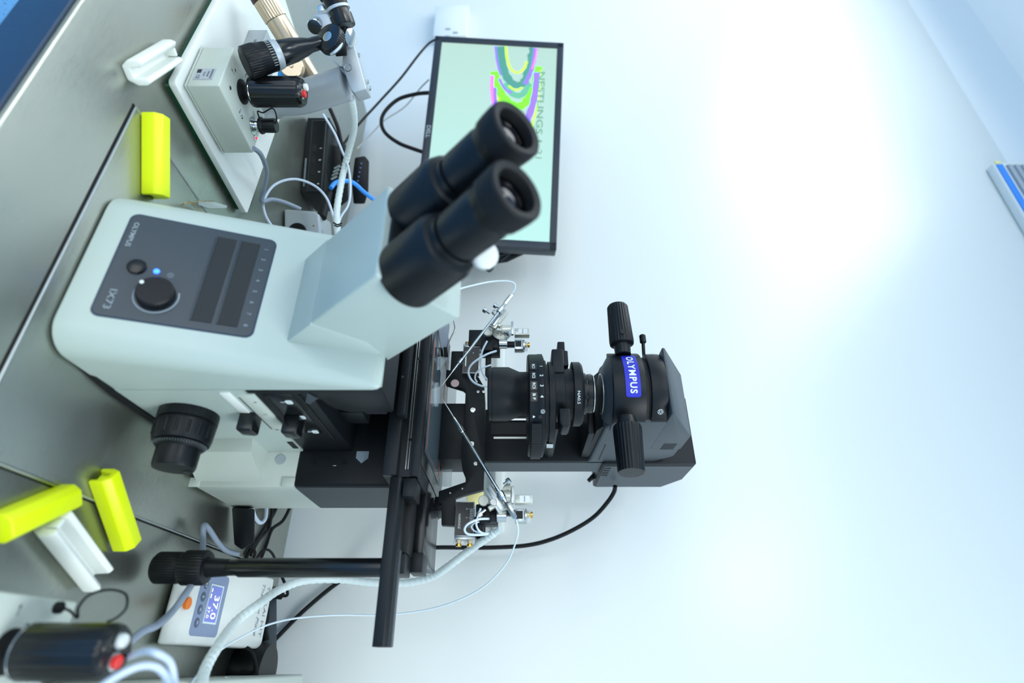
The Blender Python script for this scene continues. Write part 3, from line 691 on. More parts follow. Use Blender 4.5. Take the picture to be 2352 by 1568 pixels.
# holding arms left and right of the column
b = B().prism([(-0.408, 0.4765), (-0.408, 0.487), (-0.393, 0.487), (-0.393, 0.491), (-0.368, 0.491), (-0.368, 0.471), (-0.393, 0.471), (-0.393, 0.4765)], 0.715, 0.745, 'Y', bev=0.0015)
obj('condenser_bracket', b, m_black, mic)
b = B().prism([(-0.292, 0.4725), (-0.292, 0.487), (-0.270, 0.487), (-0.266, 0.484), (-0.266, 0.476), (-0.272, 0.4725)], 0.690, 0.722, 'Y', bev=0.0015)
obj('condenser_bracket', b, m_black, mic)
obj('centring_lug', B().box(-0.382, -0.345, 0.690, 0.73, 0.4655, 0.482, bev=0.002), m_black, mic)
obj('condenser_carrier', B().prism([(-0.33, 0.4555), (-0.33, 0.470), (-0.285, 0.476), (-0.285, 0.468), (-0.292, 0.4555)], 0.75, 0.879, 'Y', bev=0.002), m_black, mic)
p = PD(1255, 1022, 0.78); obj('carrier_screw', B().cyl(p, p+Vector((0, 0, 0.009)), 0.004, n=20), m_satin, mic)

# ------------------------------------------------------------------ manipulator mount (black plates bolted across)
mount = thing('manipulator_mount', 'black metal mounting plate behind the stage carrying both micromanipulators', 'bracket', (-0.30, 0.81, 0.2985))
Pm = [(1060, 1060), (1063, 1082), (1070, 1099), (1070, 1109), (1009, 1130), (1008, 1157), (1015, 1157), (1015, 1207), (1047, 1209), (1047, 1145), (1064, 1139), (1111, 1126), (1113, 1060), (1115, 927), (1113, 893), (1100, 870), (1068, 853), (1067, 810), (1038, 810), (1035, 854), (1026, 852), (1024, 884), (1063, 896), (1070, 902), (1068, 951)]
MY = 0.806
pp = [PY(x, y, MY) for x, y in Pm]
obj('cross_plate', B().prism([(p.x, p.z) for p in pp], MY-0.006, MY+0.006, 'Y', bev=0.0006), m_black, mount)
for (x, y, r) in ((1086, 942, 0.0042), (1083, 1020, 0.0042), (1092, 1065, 0.003), (1098, 900, 0.0024), (1111, 900, 0.0024)):
    p = PY(x, y, MY-0.0062)
    s = obj('bolt', B().lathe(p, (0, -1, 0), [(r, -0.001), (r, 0.0012), (r*0.85, 0.0016), (r*0.55, 0.0016), (r*0.5, 0.0004)], 24), m_satin, mount)
for (x, y) in ((1062, 1122), (1034, 1132)):
    p = PY(x, y, MY-0.0062); obj('bolt', B().cyl(p, p+Vector((0, -0.0005, 0)), 0.0012, n=10), m_satin, mount)
p = PY(1045, 880, MY-0.0063); obj('oval_window', B().lathe(p, (0, -1, 0), [(0.0065, 0), (0.0065, 0.0004)], 24), mat('pinkish_lens', (190, 165, 165), 0.3), mount)
# short right-angle legs down to the stage plate
obj('foot', B().box(-0.2065, -0.1865, 0.812, 0.862, 0.2990, 0.315, bev=0.001), m_black, mount)

# ------------------------------------------------------------------ micromanipulator heads
def disc_dial(c, r, parent, a0, a1):
    n = 20; m = frame(c, (1, 0, 0), (0, 0, 1))
    pts = [(r*math.cos(a0+(a1-a0)*i/n), r*math.sin(a0+(a1-a0)*i/n)) for i in range(n+1)] + [(0, 0)]
    d = obj('protractor', B().prism(pts, -0.0008, 0.0008, 'Z', m), m_beige, parent)
    b = B()
    for i in range(1, 24):
        a = a0+(a1-a0)*i/24; L = 0.72 if i % 4 == 0 else 0.84
        b.box(L*r, r*0.97, -0.00016, 0.00016, 0.0008, 0.0010, m @ Matrix.Rotation(a, 4, 'Z'))
    obj('tick_marks', b, m_dk, d)
    for k, s in enumerate(('30', '0', '30')):
        a = a0+(a1-a0)*(0.25+0.25*k)
        text(s, flat(m @ Vector((0.55*r*math.cos(a), 0.55*r*math.sin(a), 0.0010)), (1, 0, 0), (0, 0, 1)), 0.0035, m_dk, d, name='numeral')
def knob(p, d, r, L, m, parent, name='thumb_screw'):
    p = Vector(p); d = Vector(d).normalized()
    return obj(name, B().cyl(p, p+d*L*0.6, r*0.45, n=12).lathe(p+d*L*0.55, d, [(r*0.9, 0), (r, 0.0005, 0.0002), (r, L*0.45, 0.0002), (r*0.85, L*0.5)], ribs=14), m, parent)

def head(side, lab):
    Y0 = 0.77
    s = 1 if side == 'R' else -1
    cx = -0.1995 if side == 'R' else -0.4625
    mh = thing('micromanipulator', lab, 'micromanipulator', (cx, 0.79, 0.30), 'micromanipulator heads on either side of the condenser')
    def q(x, y, Yp=Y0):     # photo pixel of the right head, mirrored and shifted for the left one
        p = PY(x, y, Yp)
        if side == 'L': p.x = -0.6615 - p.x
        return p
    dX = PY(1145, 745, Y0).x - PY(1150, 1128, Y0).x + 0.004
    def q2(x, y, Yp=Y0):    # same hand on both sides: shifted copy
        p = PY(x, y, Yp)
        if side == 'L': p.x += dX
        return p
    # dial with clamp
    if side == 'R': disc_dial(q(1150, 1128), 0.0165, mh, math.radians(-60), math.radians(150))
    else: disc_dial(q(1150, 1128), 0.0165, mh, math.radians(-100), math.radians(70))
    # beige holder block with label and upright plate
    a = q2(1183, 1137); c = q2(1223, 1157)
    xa, xb = sorted((a.x, c.x)); za, zb = a.z, c.z
    hb = obj('holder_block', B().box(xa, xb, Y0-0.004, Y0+0.008, za, zb, bev=0.0005), m_beige, mh)
    lb = obj('label_plate', B().box(xa+0.0016, xb-0.0016, Y0-0.0046, Y0-0.0038, za+0.006, zb-0.0035), m_white, hb)
    text('NARISHIGE', flat(((xa+xb)/2, Y0-0.0048, (za+zb)/2+0.001), (1, 0, 0), (0, 0, 1)), 0.0024, m_dk, hb, fit=0.0082, shear=0.3)
    a = q2(1174, 1119); c = q2(1180.5, 1159); xa, xb = sorted((a.x, c.x))
    obj('upright_plate', B().box(xa, xb, Y0-0.008, Y0-0.002, a.z, c.z, bev=0.0006), m_satin, mh)
    # graduated cylinder behind plate
    a = q2(1168, 1140); obj('graduated_drum', B().cyl((a.x, Y0, a.z-0.012), (a.x, Y0, a.z+0.003), 0.0085, c=0.0006), m_beige, mh)
    # pipette clamp body, tilted like the rod
    o = q(1137, 1146, Y0-0.014); dirx = Vector((s*0.85, 0, 0.53))
    ey_ = Vector((-s*0.53, 0, 0.85))
    fm = frame(o, dirx, ey_)
    cl = obj('pipette_clamp', B().box(-0.019, 0.019, -0.006, 0.008, -0.004, 0.004, fm, bev=0.0006).box(-0.012, -0.006, 0.006, 0.012, -0.004, 0.004, fm, bev=0.0005).box(0.004, 0.010, -0.014, -0.006, -0.004, 0.004, fm, bev=0.0005), m_beige, mh)
    obj('clamp_plate', B().box(-0.017, 0.018, -0.003, 0.005, 0.004*s if s < 0 else 0.004, 0.0065, fm, bev=0.0004) if s > 0 else B().box(-0.017, 0.018, -0.003, 0.005, -0.0065, -0.004, fm, bev=0.0004), m_satin, cl)
    k1 = q(1133, 1154, Y0-0.018); obj('clamp_knob', B().cyl(k1, k1+Vector((0, -0.005, 0)), 0.0046, c=0.0006, n=28), m_satin, mh)
    k2 = q2(1111, 1151, Y0-0.004); obj('lock_knob', B().cyl(k2, k2+Vector((0, -0.005, 0)), 0.0072, c=0.0006, n=32), m_beige, mh)
    k3 = q(1115, 1170, Y0-0.01); knob(k3, (s*0.6, 0, -0.8), 0.0045, 0.012, m_satin, mh)
    k4 = q(1157, 1112, Y0-0.008); knob(k4, (-s*0.5, -0.3, 0.8), 0.0042, 0.010, m_satin, mh)
    # black drive body
    a = q2(1100, 1160); c = q2(1150, 1200); xa, xb = sorted((a.x, c.x))
    obj('drive_body', B().box(xa-0.002, xb, Y0+0.002, Y0+0.03, a.z-0.004, c.z-0.004, bev=0.001), m_black, mh)
    a = q2(1120, 1168); c = q2(1206, 1180); xa, xb = sorted((a.x, c.x))
    obj('drive_column', B().box(xa, xb, Y0+0.006, Y0+0.016, a.z, c.z, bev=0.0008), m_black, mh)
    # chrome motor drum with black neck
    a = q2(1153, 1187); obj('motor_drum', B().cyl((a.x-s*0.0, Y0-0.004, a.z-0.007), (a.x, Y0-0.004, a.z+0.006), 0.0075, c=0.0006), m_chrome, mh)
    a = q2(1146, 1193); obj('drum_foot', B().box(a.x-0.006, a.x+0.004, Y0-0.006, Y0+0.006, a.z-0.012, a.z-0.003, bev=0.0006), m_black, mh)
    # vertical slide with brass adjuster
    a = q2(1183, 1168); c = q2(1206, 1198); xa, xb = sorted((a.x, c.x))
    vs_ = obj('vertical_slide', B().box(xa, xb, Y0, Y0+0.014, a.z, c.z, bev=0.0006), m_satin, mh)
    obj('slide_window', B().box(xa+0.003, xb-0.004, Y0-0.0008, Y0+0.0002, a.z+0.001, c.z-0.003), m_plast, vs_)
    obj('flange', B().cyl(((xa+xb)/2, Y0+0.007, c.z), ((xa+xb)/2, Y0+0.007, c.z+0.0025), 0.0098, n=36), m_satin, vs_)
    obj('brass_adjuster', B().lathe(((xa+xb)/2-0.002, Y0+0.007, c.z+0.0025), up, [(0.0045, 0), (0.0045, 0.003), (0.0028, 0.0032), (0.0028, 0.005), (0.0042, 0.0052), (0.0042, 0.008)], 24), m_brass, vs_)
    obj('clear_cap', B().cyl(((xa+xb)/2, Y0+0.007, c.z+0.0026), ((xa+xb)/2, Y0+0.007, c.z+0.0075), 0.0082, c=0.0006), m_clear, vs_)
    # horizontal slide unit (black face, silver frame, scale, lettering)
    sh_ = 0.0 if side == 'R' else 0.075
    a = q(1047, 1152, 0.79); c = q(1088, 1232, 0.79); xa, xb = sorted((a.x+sh_, c.x+sh_))
    hs = obj('horizontal_slide', B().box(xa, xb, 0.789, 0.802, a.z, c.z, bev=0.0008), m_satin, mh)
    obj('slide_face', B().box(xa+0.0012, xb-0.0012, 0.7882, 0.7892, a.z+0.001, c.z-0.0012), m_black_gloss, hs)
    if side == 'R':
        fn = flat(((xa+xb)/2+0.003, 0.7879, a.z+0.0062), (1, 0, 0), (0, 0, 1))
        text('NARISHIGE', fn, 0.0045, m_wt, hs, fit=0.0205, shear=0.3)
        bb = B()
        for i in range(21): bb.box(xa+0.010+i*0.0012, xa+0.0104+i*0.0012, 0.7879, 0.7884, c.z-(0.008 if i % 10 == 0 else 0.006), c.z-0.0018)
        obj('ruler_marks', bb, m_wt, hs)
        text('10', flat((xa+0.010, 0.7879, c.z-0.0105), (1, 0, 0), (0, 0, 1)), 0.0032, m_wt, hs)
        text('0', flat((xa+0.022, 0.7879, c.z-0.0105), (1, 0, 0), (0, 0, 1)), 0.0032, m_wt, hs)
        ex0, ex1 = xb, xb+0.004
    else:
        obj('ruler_marks', B().box(xa+0.008, xb-0.012, 0.7878, 0.7884, a.z+0.004, a.z+0.006).box(xa+0.010, xa+0.012, 0.7878, 0.7884, a.z+0.016, a.z+0.0172), m_wt, hs)
        ex0, ex1 = xa-0.004, xa
    e = xb if side == 'R' else xa
    sg = 1 if side == 'R' else -1
    obj('end_plate', B().box(min(e, e+sg*0.004), max(e, e+sg*0.004), 0.788, 0.803, a.z+0.0005, c.z+0.002, bev=0.0006), m_satin, hs)
    for dz in (0.006, 0.021):
        obj('slide_adjuster', B().lathe((e+sg*0.004, 0.795, a.z+dz), (sg, 0, 0), [(0.0042, 0), (0.0042, 0.003), (0.0028, 0.0034), (0.0028, 0.005), (0.004, 0.0054), (0.004, 0.008)], 20), m_brass, hs)
        obj('adjuster_cap', B().cyl((e+sg*0.0041, 0.795, a.z+dz), (e+sg*0.0085, 0.795, a.z+dz), 0.0072, c=0.0008), m_clear, hs)
    # link to the mount
    xa2, xb2 = (-0.196, -0.165) if side == 'R' else (-0.47, -0.40)
    if side == 'R': obj('link_bracket', B().box(-0.176, -0.150, 0.802, 0.835, a.z+0.004, a.z+0.040, bev=0.001).box(-0.172, -0.150, 0.78, 0.835, a.z+0.028, a.z+0.040, bev=0.001), m_black, mh)
    else: obj('link_bracket', B().box(-0.470, -0.440, 0.785, 0.812, 0.340, 0.385, bev=0.001).box(-0.44, -0.385, 0.785, 0.80, 0.368, 0.377, bev=0.001), m_black, mh)
    return mh
head('R', 'silver and black micromanipulator head lower in the photo, beside the stage handle side')
head('L', 'silver and black micromanipulator head higher in the photo, between eyepieces and condenser')

# pipette holders
def holder(tip, endp, lab, side):
    tip = Vector(tip); endp = Vector(endp); d = (endp-tip).normalized(); L = (endp-tip).length
    h = thing('pipette_holder', lab, 'pipette holder', tip, 'chrome pipette holders pointing at the dish')
    obj('glass_needle', B().lathe(tip, d, [(0.00015, 0), (0.0006, 0.008), (0.0009, 0.022), (0.0009, 0.04)], 12), m_satin, h)
    obj('tip_collet', B().lathe(tip+d*0.033, d, [(0.0014, 0), (0.0016, 0.003), (0.0017, 0.004), (0.0024, 0.016), (0.0026, 0.0165), (0.0034, 0.017), (0.0034, 0.025), (0.0026, 0.026)], 20), m_chrome, h)
    obj('rod', B().cyl(tip+d*0.058, tip+d*(L-0.02), 0.0021, n=20), m_chrome, h)
    obj('end_clamp', B().lathe(tip+d*(L-0.042), d, [(0.0042, 0), (0.0044, 0.001, 0.0004), (0.0044, 0.009, 0.0004), (0.003, 0.011), (0.003, 0.014)], ribs=8), m_chrome, h)
    obj('end_connector', B().lathe(tip+d*(L-0.026), d, [(0.0022, 0), (0.0036, 0.003), (0.0036, 0.022), (0.0024, 0.024)], 6), m_satin, h)
    s = d.cross(Vector((0, 1, 0))).normalized()*(-1 if side == 'R' else 1)
    pk = tip+d*(L-0.034)
    if side == 'L': obj('side_screw', B().cyl(pk, pk+s*0.009, 0.002, n=12).cyl(pk+s*0.008, pk+s*0.013, 0.0042, c=0.0005, n=20), m_satin, h)
    return h
tipL = PY(1009, 893, 0.738); endL = PY(1177, 675, 0.745)
tipR = PY(1016, 916, 0.738); endR = PY(1186, 1193, 0.745)
holder(tipL, endL, 'chrome pipette holder slanting from the dish towards the eyepiece side, higher in the photo', 'L')
holder(tipR, endR, 'chrome pipette holder slanting from the dish towards the stage handle side, lower in the photo', 'R')

# stage clip with translucent tongue behind housing
c = thing('stage_clip', 'bent metal spring clip with translucent tongue on the stage near the eyepiece housing', 'clip', PZ(1000, 800, 0.30))
D0 = 0.86
obj('spring_wire', B().tube([PD(1042, 735, D0), PD(1045, 755, D0), PD(1036, 775, D0), PD(1030, 790, D0), PD(1027, 810, D0)], 0.0011, 8), m_satin, c)
obj('sleeve', B().hull([PD(x, y, d) for x, y in ((1019, 797), (1027, 797), (1030, 820), (1020, 820)) for d in (D0-0.004, D0+0.004)], bev=0.001), m_rubber, c)
obj('sleeve', B().hull([PD(x, y, d) for x, y in ((1011, 797), (1016, 797), (1019, 820), (1012, 818)) for d in (D0+0.004, D0+0.008)], bev=0.0008), m_rubber, c)
obj('tongue', B().hull([PD(x, y, d) for x, y in ((1008, 757), (1031, 740), (1033, 748), (1026, 800), (1014, 800)) for d in (D0+0.001, D0+0.0025)]), mat('smoky_plastic', (150, 162, 178), 0.3, alpha=0.85), c)
obj('tongue_stem', B().hull([PD(x, y, d) for x, y in ((1001, 860), (1001, 825), (1019, 820), (1030, 820)) for d in (D0-0.001, D0+0.003)]), m_glass, c)

# ------------------------------------------------------------------ cables and tubes of the microscope
def cable(name, pts, r, m, lab, cat='cable', n=10, wob=None, sub=8, group=None):
    P = []
    rmax = r(0.5) if callable(r) else r
    for x, y, d in pts:      # keep every point above the table and in front of the wall
        dir_ = ray(x, y)
        if dir_.z < 0: 
            q_ = O_ + dir_*((H-rmax-0.0005)/-dir_.z)
            if q_.y < TY1+0.004 and TX0 < q_.x < TX1: d = min(d, (H-rmax-0.0005)/-dir_.z)
        d = min(d, (1.115-rmax)/dir_.y); P.append(PD(x, y, d))
    o = obj(name, B().tube(P, r, n, sub=sub, wob=wob), m, org=P[0])
    return tag(o, lab, cat, group)
cable('lamp_cable', [(1413, 1116, 0.98), (1410, 1130, 0.985), (1396, 1152, 0.99), (1366, 1185, 1.0), (1325, 1212, 1.0), (1270, 1237, 1.0), (1210, 1252, 1.0), (1130, 1257, 1.0), (1060, 1257, 1.0), (1000, 1257, 1.0), (930, 1262, 1.01), (850, 1300, 1.02), (780, 1335, 1.03), (700, 1400, 1.03), (640, 1460, 1.02), (612, 1490, 0.97)], 0.0038, m_rubber, 'thick black lamp cable curving down from the lamp house behind the stage')
wobf = lambda i: 1.0 if (i % 3) < 2 else 0.86
cable('spiral_wrapped_hose', [(1150, 1215, 0.76), (1125, 1230, 0.77), (1080, 1262, 0.79), (1030, 1300, 0.81), (990, 1325, 0.83), (930, 1338, 0.84), (850, 1337, 0.84), (780, 1330, 0.83), (700, 1333, 0.80), (640, 1355, 0.76), (590, 1390, 0.70), (540, 1430, 0.66), (500, 1485, 0.60), (470, 1540, 0.56), (460, 1600, 0.52)],
      lambda u: 0.0058 if u > 0.05 else 0.0045, m_wrap, 'thick translucent spiral wrapped hose running down over the white heating controller', 'hose', 14, wobf, 14)
cable('air_tube', [(1186, 1193, 0.727), (1190, 1215, 0.73), (1186, 1240, 0.73), (1165, 1290, 0.75), (1120, 1340, 0.76), (1060, 1375, 0.77), (980, 1400, 0.78), (880, 1412, 0.78), (780, 1412, 0.77), (690, 1418, 0.74), (620, 1433, 0.71), (560, 1460, 0.68), (510, 1490, 0.64), (470, 1530, 0.60), (430, 1580, 0.56)], 0.0012, m_tubecl, 'thin clear tube looping from the lower pipette holder past the stage to the white controller', 'tube', 8)
cable('air_tube', [(1177, 672, 0.90), (1183, 662, 0.90), (1180, 650, 0.90), (1160, 645, 0.90), (1120, 648, 0.89), (1060, 662, 0.86), (1035, 672, 0.84)], 0.0014, m_tubecl, 'thin clear tube from the pipette holder end nearest the eyepieces', 'tube', 8)
cable('coiled_tube', [(1128, 1191, 0.75), (1100, 1192, 0.74), (1075, 1203, 0.735), (1067, 1216, 0.735), (1075, 1226, 0.735), (1100, 1228, 0.74), (1120, 1226, 0.75)], 0.0016, m_tubecl, 'outer loop of clear tube hanging on the micromanipulator nearer the stage handle', 'tube', 8, group=None)
cable('coiled_tube', [(1104, 1167, 0.745), (1096, 1190, 0.74), (1094, 1205, 0.74), (1100, 1218, 0.74), (1110, 1224, 0.745), (1122, 1224, 0.75)], 0.0014, m_tubecl, 'inner straight clear tube from the lock knob of the micromanipulator nearer the stage handle', 'tube', 8)
cable('coiled_tube', [(1100, 1198, 0.75), (1088, 1202, 0.745), (1083, 1210, 0.745), (1090, 1219, 0.745), (1105, 1223, 0.75)], 0.0012, m_tubecl, 'smallest loop of clear tube on the micromanipulator nearer the stage handle', 'tube', 8)
cable('coiled_tube', [(1140, 806, 0.86), (1115, 815, 0.85), (1085, 835, 0.845), (1076, 855, 0.845), (1085, 875, 0.845), (1105, 886, 0.85), (1122, 886, 0.86)], 0.0017, m_tubecl, 'large loop of clear tube on the micromanipulator nearer the eyepieces', 'tube', 8)
cable('coiled_tube', [(1119, 783, 0.86), (1108, 805, 0.855), (1104, 830, 0.855), (1108, 855, 0.855), (1120, 873, 0.86)], 0.0015, m_tubecl, 'clear tube hanging from the round knob of the micromanipulator nearer the eyepieces', 'tube', 8)
cable('coiled_tube', [(1128, 838, 0.86), (1108, 845, 0.855), (1095, 855, 0.855), (1091, 868, 0.855), (1096, 878, 0.855)], 0.0014, m_tubecl, 'short inner loop of clear tube on the micromanipulator nearer the eyepieces', 'tube', 8)
p = PD(1085, 1120, 0.86)
for i, (pts, lab) in enumerate(((((1080, 1130), (1098, 1133), (1100, 1180), (1080, 1175)), 'pale yellow plastic block behind the micromanipulator nearer the stage handle'),)):
    o = obj('plastic_block', B().hull([PD(x, y, d) for x, y in ((1072, 1128), (1110, 1125), (1112, 1150), (1085, 1165), (1072, 1160)) for d in (0.86, 0.87)], bev=0.001), m_yelpale, org=PD(1085, 1145, 0.86)); tag(o, lab, 'block')

# ------------------------------------------------------------------ joystick control boxes
def joystick(sgn, bx0, bx1, by0, by1, jx, jy, z0, lab, lx=None):
    """sgn +1: left unit"""
    jb = thing('joystick_controller', lab, 'controller', ((bx0+bx1)/2, (by0+by1)/2, z0), 'joystick control boxes of the micromanipulators')
    bx = obj('box', B().box(bx0, bx1, by0, by1, z0+0.0045, z0+0.044, bev=0.0016, seg=3), m_body_grey, jb)
    obj('base_plate', B().box(bx0-0.001, bx1+0.001, by0-0.001, by1+0.001, z0+0.003, z0+0.0044, bev=0.0004), m_body_grey, jb)
    for fx in (bx0+0.012, bx1-0.012):
        for fy_ in (by0+0.012, by1-0.012): obj('foot', B().cyl((fx, fy_, z0), (fx, fy_, z0+0.004), 0.008), m_rubber, jb)
    zt_ = z0+0.044
    js = obj('joystick', B().lathe((jx, jy, zt_), up, [(0.0155, 0.0), (0.0152, 0.0015), (0.0115, 0.003), (0.0085, 0.006), (0.009, 0.011)], 40), m_rubber, jb)
    obj('grip', B().lathe((jx, jy, zt_+0.0115), up, [(0.015, 0), (0.0185, 0.0015), (0.0186, 0.0035), (0.0188, 0.004), (0.0190, 0.0055, 0.0006), (0.0190, 0.062, 0.0006), (0.0180, 0.0655), (0.016, 0.068), (0.0155, 0.0675)], ribs=22), m_black_gloss, js)
    obj('grip_ring', B().lathe((jx, jy, zt_+0.0148), up, [(0.0189, 0), (0.0192, 0.0003), (0.0189, 0.0007)], 48, cap=False), m_chrome, js)
    tv = zt_+0.0790
    tl = Vector((-0.0045, -0.0045, 0))
    for (vv, mm) in ((VR*-0.0068+VD*0.002, m_white), (VR*0.0048-VD*0.0045, m_red)):
        dx, dy = vv.x, vv.y
        obj('button_collar', B().lathe((jx+dx, jy+dy, tv), up, [(0.0062, 0), (0.0062, 0.0015), (0.0052, 0.0018)], 28), m_chrome, js)
        obj('push_button', B().lathe((jx+dx, jy+dy, tv+0.001), up, [(0.0046, 0), (0.0046, 0.0035), (0.004, 0.0042)], 28), mm, js, label='white push button' if mm is m_white else 'red push button')
    # screws, arrows
    w_, h_ = bx1-bx0, by1-by0
    for (u, v) in ((0.30, 0.16), (0.72, 0.18), (0.80, 0.55), (0.25, 0.6)):
        p = Vector((bx0+u*w_, by0+v*h_, zt_)); obj('screw', B().lathe(p, up, [(0.0026, -0.0005), (0.0026, 0.0006), (0.0015, 0.0010)], 18), m_chrome, jb)
    for (dx, dy, a) in ((-0.027, -0.005, PI), (0.0, -0.029, -PI/2), (0.027, 0.008, 0)):
        m_ = Matrix.Translation((jx+dx, jy+dy, zt_)) @ Matrix.Rotation(a, 4, 'Z')
        obj('arrow_mark', B().box(-0.004, 0.002, -0.00025, 0.00025, 0, 0.0002, m_).prism([(0.0015, -0.0012), (0.0045, 0), (0.0015, 0.0012)], 0, 0.0002, 'Z', m_), m_dk, jb)
    # connector knob with chrome ring, lamp
    kx, ky = (bx0+bx1)/2+0.006, by1-0.019
    cn = obj('connector_socket', B().lathe((kx, ky, zt_), up, [(0.0115, 0), (0.0115, 0.001), (0.0085, 0.0015), (0.009, 0.003), (0.0075, 0.0032), (0.0085, 0.006), (0.0075, 0.009)], 32), m_chrome, jb)
    obj('dust_cap', B().lathe((kx, ky, zt_+0.009), up, [(0.009, 0), (0.0112, 0.0015, 0.0004), (0.0112, 0.004, 0.0004), (0.0092, 0.006, 0.0003), (0.0095, 0.021, 0.0003), (0.0085, 0.023)], ribs=16), m_plast, cn)
    obj('cap_strap', B().tube([(kx-0.004, ky-0.006, zt_+0.011), (kx-0.006, ky-0.018, zt_+0.012), (jx+0.01, jy+0.024, zt_+0.020), (jx+0.004, jy+0.022, zt_+0.032), (kx-0.002, ky-0.012, zt_+0.036), (kx+0.002, ky-0.002, zt_+0.030), (kx+0.004, ky+0.002, zt_+0.022)], 0.0009, 8), m_rubber, cn)
    text('HOLD', flat((kx-0.013, ky-0.004, zt_+0.0003), (0.6, 0.8, 0), (-0.8, 0.6, 0)), 0.005, m_dk, jb)
    obj('pilot_lamp', B().lathe((kx+0.010, ky+0.0125, zt_), up, [(0.0042, 0), (0.0042, 0.0008), (0.0034, 0.0012)], 24), m_chrome, jb)
    obj('pilot_led', B().lathe((kx+0.010, ky+0.0125, zt_+0.001), up, [(0.0015, 0), (0.0015, 0.0015), (0.0008, 0.0022)], 14), m_ledr, jb)
    return jb
JZ = 0.0145
joystick(1, -0.676, -0.600, 0.433, 0.536, -0.6455, 0.475, JZ, 'grey joystick control box standing on the white base plate')
jl = bpy.data.objects['joystick_controller']
# rating sticker on the side facing the camera
sp = PY(470, 172, 0.4328)
st_ = obj('rating_sticker', B().box(sp.x-0.011, sp.x+0.009, 0.4320, 0.4331, sp.z-0.0115, sp.z+0.0115), m_sticker, jl)
text('NARISHIGE', flat((sp.x-0.001, 0.4318, sp.z+0.0085), (1, 0, 0), (0, 0, 1)), 0.0038, m_dk, st_, fit=0.017)
text('MM-89', flat((sp.x-0.001, 0.4318, sp.z+0.004), (1, 0, 0), (0, 0, 1)), 0.0036, m_dk, st_)
text('18139', flat((sp.x-0.001, 0.4318, sp.z-0.0005), (1, 0, 0), (0, 0, 1)), 0.0034, m_dk, st_)
text('CE', flat((sp.x+0.0045, 0.4318, sp.z-0.007), (1, 0, 0), (0, 0, 1)), 0.006, m_dk, st_)
obj('sticker_bar', B().box(sp.x-0.0095, sp.x-0.003, 0.4317, 0.4321, sp.z-0.010, sp.z-0.005), m_dk, st_)
joystick(-1, -0.044, 0.040, 0.405, 0.520, -0.0065, 0.466, 0.0, 'blurred grey joystick control box in the bottom left corner of the photo')
jr = bpy.data.objects['joystick_controller.001']
obj('loose_cap_strap', B().tube([PD(*q_) for q_ in ((137, 1394, 0.44), (160, 1402, 0.44), (178, 1418, 0.44), (180, 1395, 0.44), (205, 1366, 0.445), (250, 1354, 0.45), (288, 1364, 0.45), (290, 1395, 0.445), (268, 1418, 0.44), (245, 1428, 0.435))], 0.0010, 8), m_rubber, jr)
obj('loose_cap_end', B().lathe(PD(141, 1395, 0.44), UP*-1, [(0.002, -0.002), (0.0045, 0), (0.0045, 0.004)], 20), m_rubber, jr)
# white plate with dark feet under the left box
bp_ = thing('base_plate', 'white rounded base plate under the joystick box at the top of the photo', 'plate', (-0.73, 0.53, 0.0))
Mz = Matrix.Translation((-0.5895, 0.421, 0)) @ Matrix.Rotation(math.radians(-2.4), 4, 'Z')
obj('plate', B().prism(rr(0.42, 0.214, 0.006, -0.42, 0.0), 0.006, 0.0143, 'Z', Mz, bev=0.001), m_white, bp_)
obj('under_sheet', B().prism(rr(0.412, 0.208, 0.006, -0.416, 0.003), 0.0, 0.0058, 'Z', Mz), m_green, bp_, label='dark green glass sheet under the plate')
# small silver box behind the left joystick
q0_ = PD(570, 96, 0.83)
sb = thing('silver_box', 'small flat silver box behind the joystick on the white plate', 'box', (q0_.x, q0_.y, 0.0145))
obj('case', B().box(q0_.x-0.03, q0_.x+0.035, q0_.y, q0_.y+0.045, 0.0145, 0.042, bev=0.001), m_alu, sb)
text('NARISHIGE', flat((q0_.x+0.01, q0_.y-0.0005, 0.03), (1, 0, 0), (0, 0, 1)), 0.006, m_dk, sb)

# ------------------------------------------------------------------ support arm and injectors at the upper left
ar = thing('support_arm', 'thick bent grey metal arm with clamp rising behind the joystick on the white plate', 'support arm', PZ(600, 240, 0.0145))
a0 = PZ(600, 240, 0.0145); 
A1_ = PD(640, 228, 0.835); A2_ = PD(690, 224, 0.83); A3_ = PD(745, 208, 0.82); A4_ = PD(797, 192, 0.81)
obj('post', B().tube([a0, a0+Vector((0, 0, 0.015)), (a0*0.5+A1_*0.5)+Vector((0,0,0.004)), A1_, A2_, A3_, A4_], 0.0235, 28, sub=6), m_alu, ar)
e1 = (PD(838, 232, 0.80)-PD(800, 120, 0.80)).normalized()
o_ = PD(813, 168, 0.805)
fm = frame(o_, e1, UP)
br = obj('clamp_bracket', B().prism([(-0.038, 0.006), (-0.030, 0.015), (0.036, 0.0115), (0.036, -0.007), (0.030, -0.010), (-0.008, -0.010), (-0.020, -0.004), (-0.038, -0.005)], -0.012, 0.018, 'Z', fm, bev=0.0018, seg=3), m_alu, ar)
p = fm @ Vector((0.0, -0.0035, 0.018)); nn = fm.to_3x3() @ Vector((0, 0, 1))
obj('set_screw', B().lathe(p, nn, [(0.0055, -0.001), (0.0055, 0.0005), (0.004, -0.0002)], 24), m_satin, ar)
for dx in (-0.020, 0.020, 0.030):
    p = fm @ Vector((dx, 0.0145, 0.004)); obj('cap_screw', B().cyl(p, p+Vector((0, 0, 0.002)), 0.003, n=16), m_satin, ar)
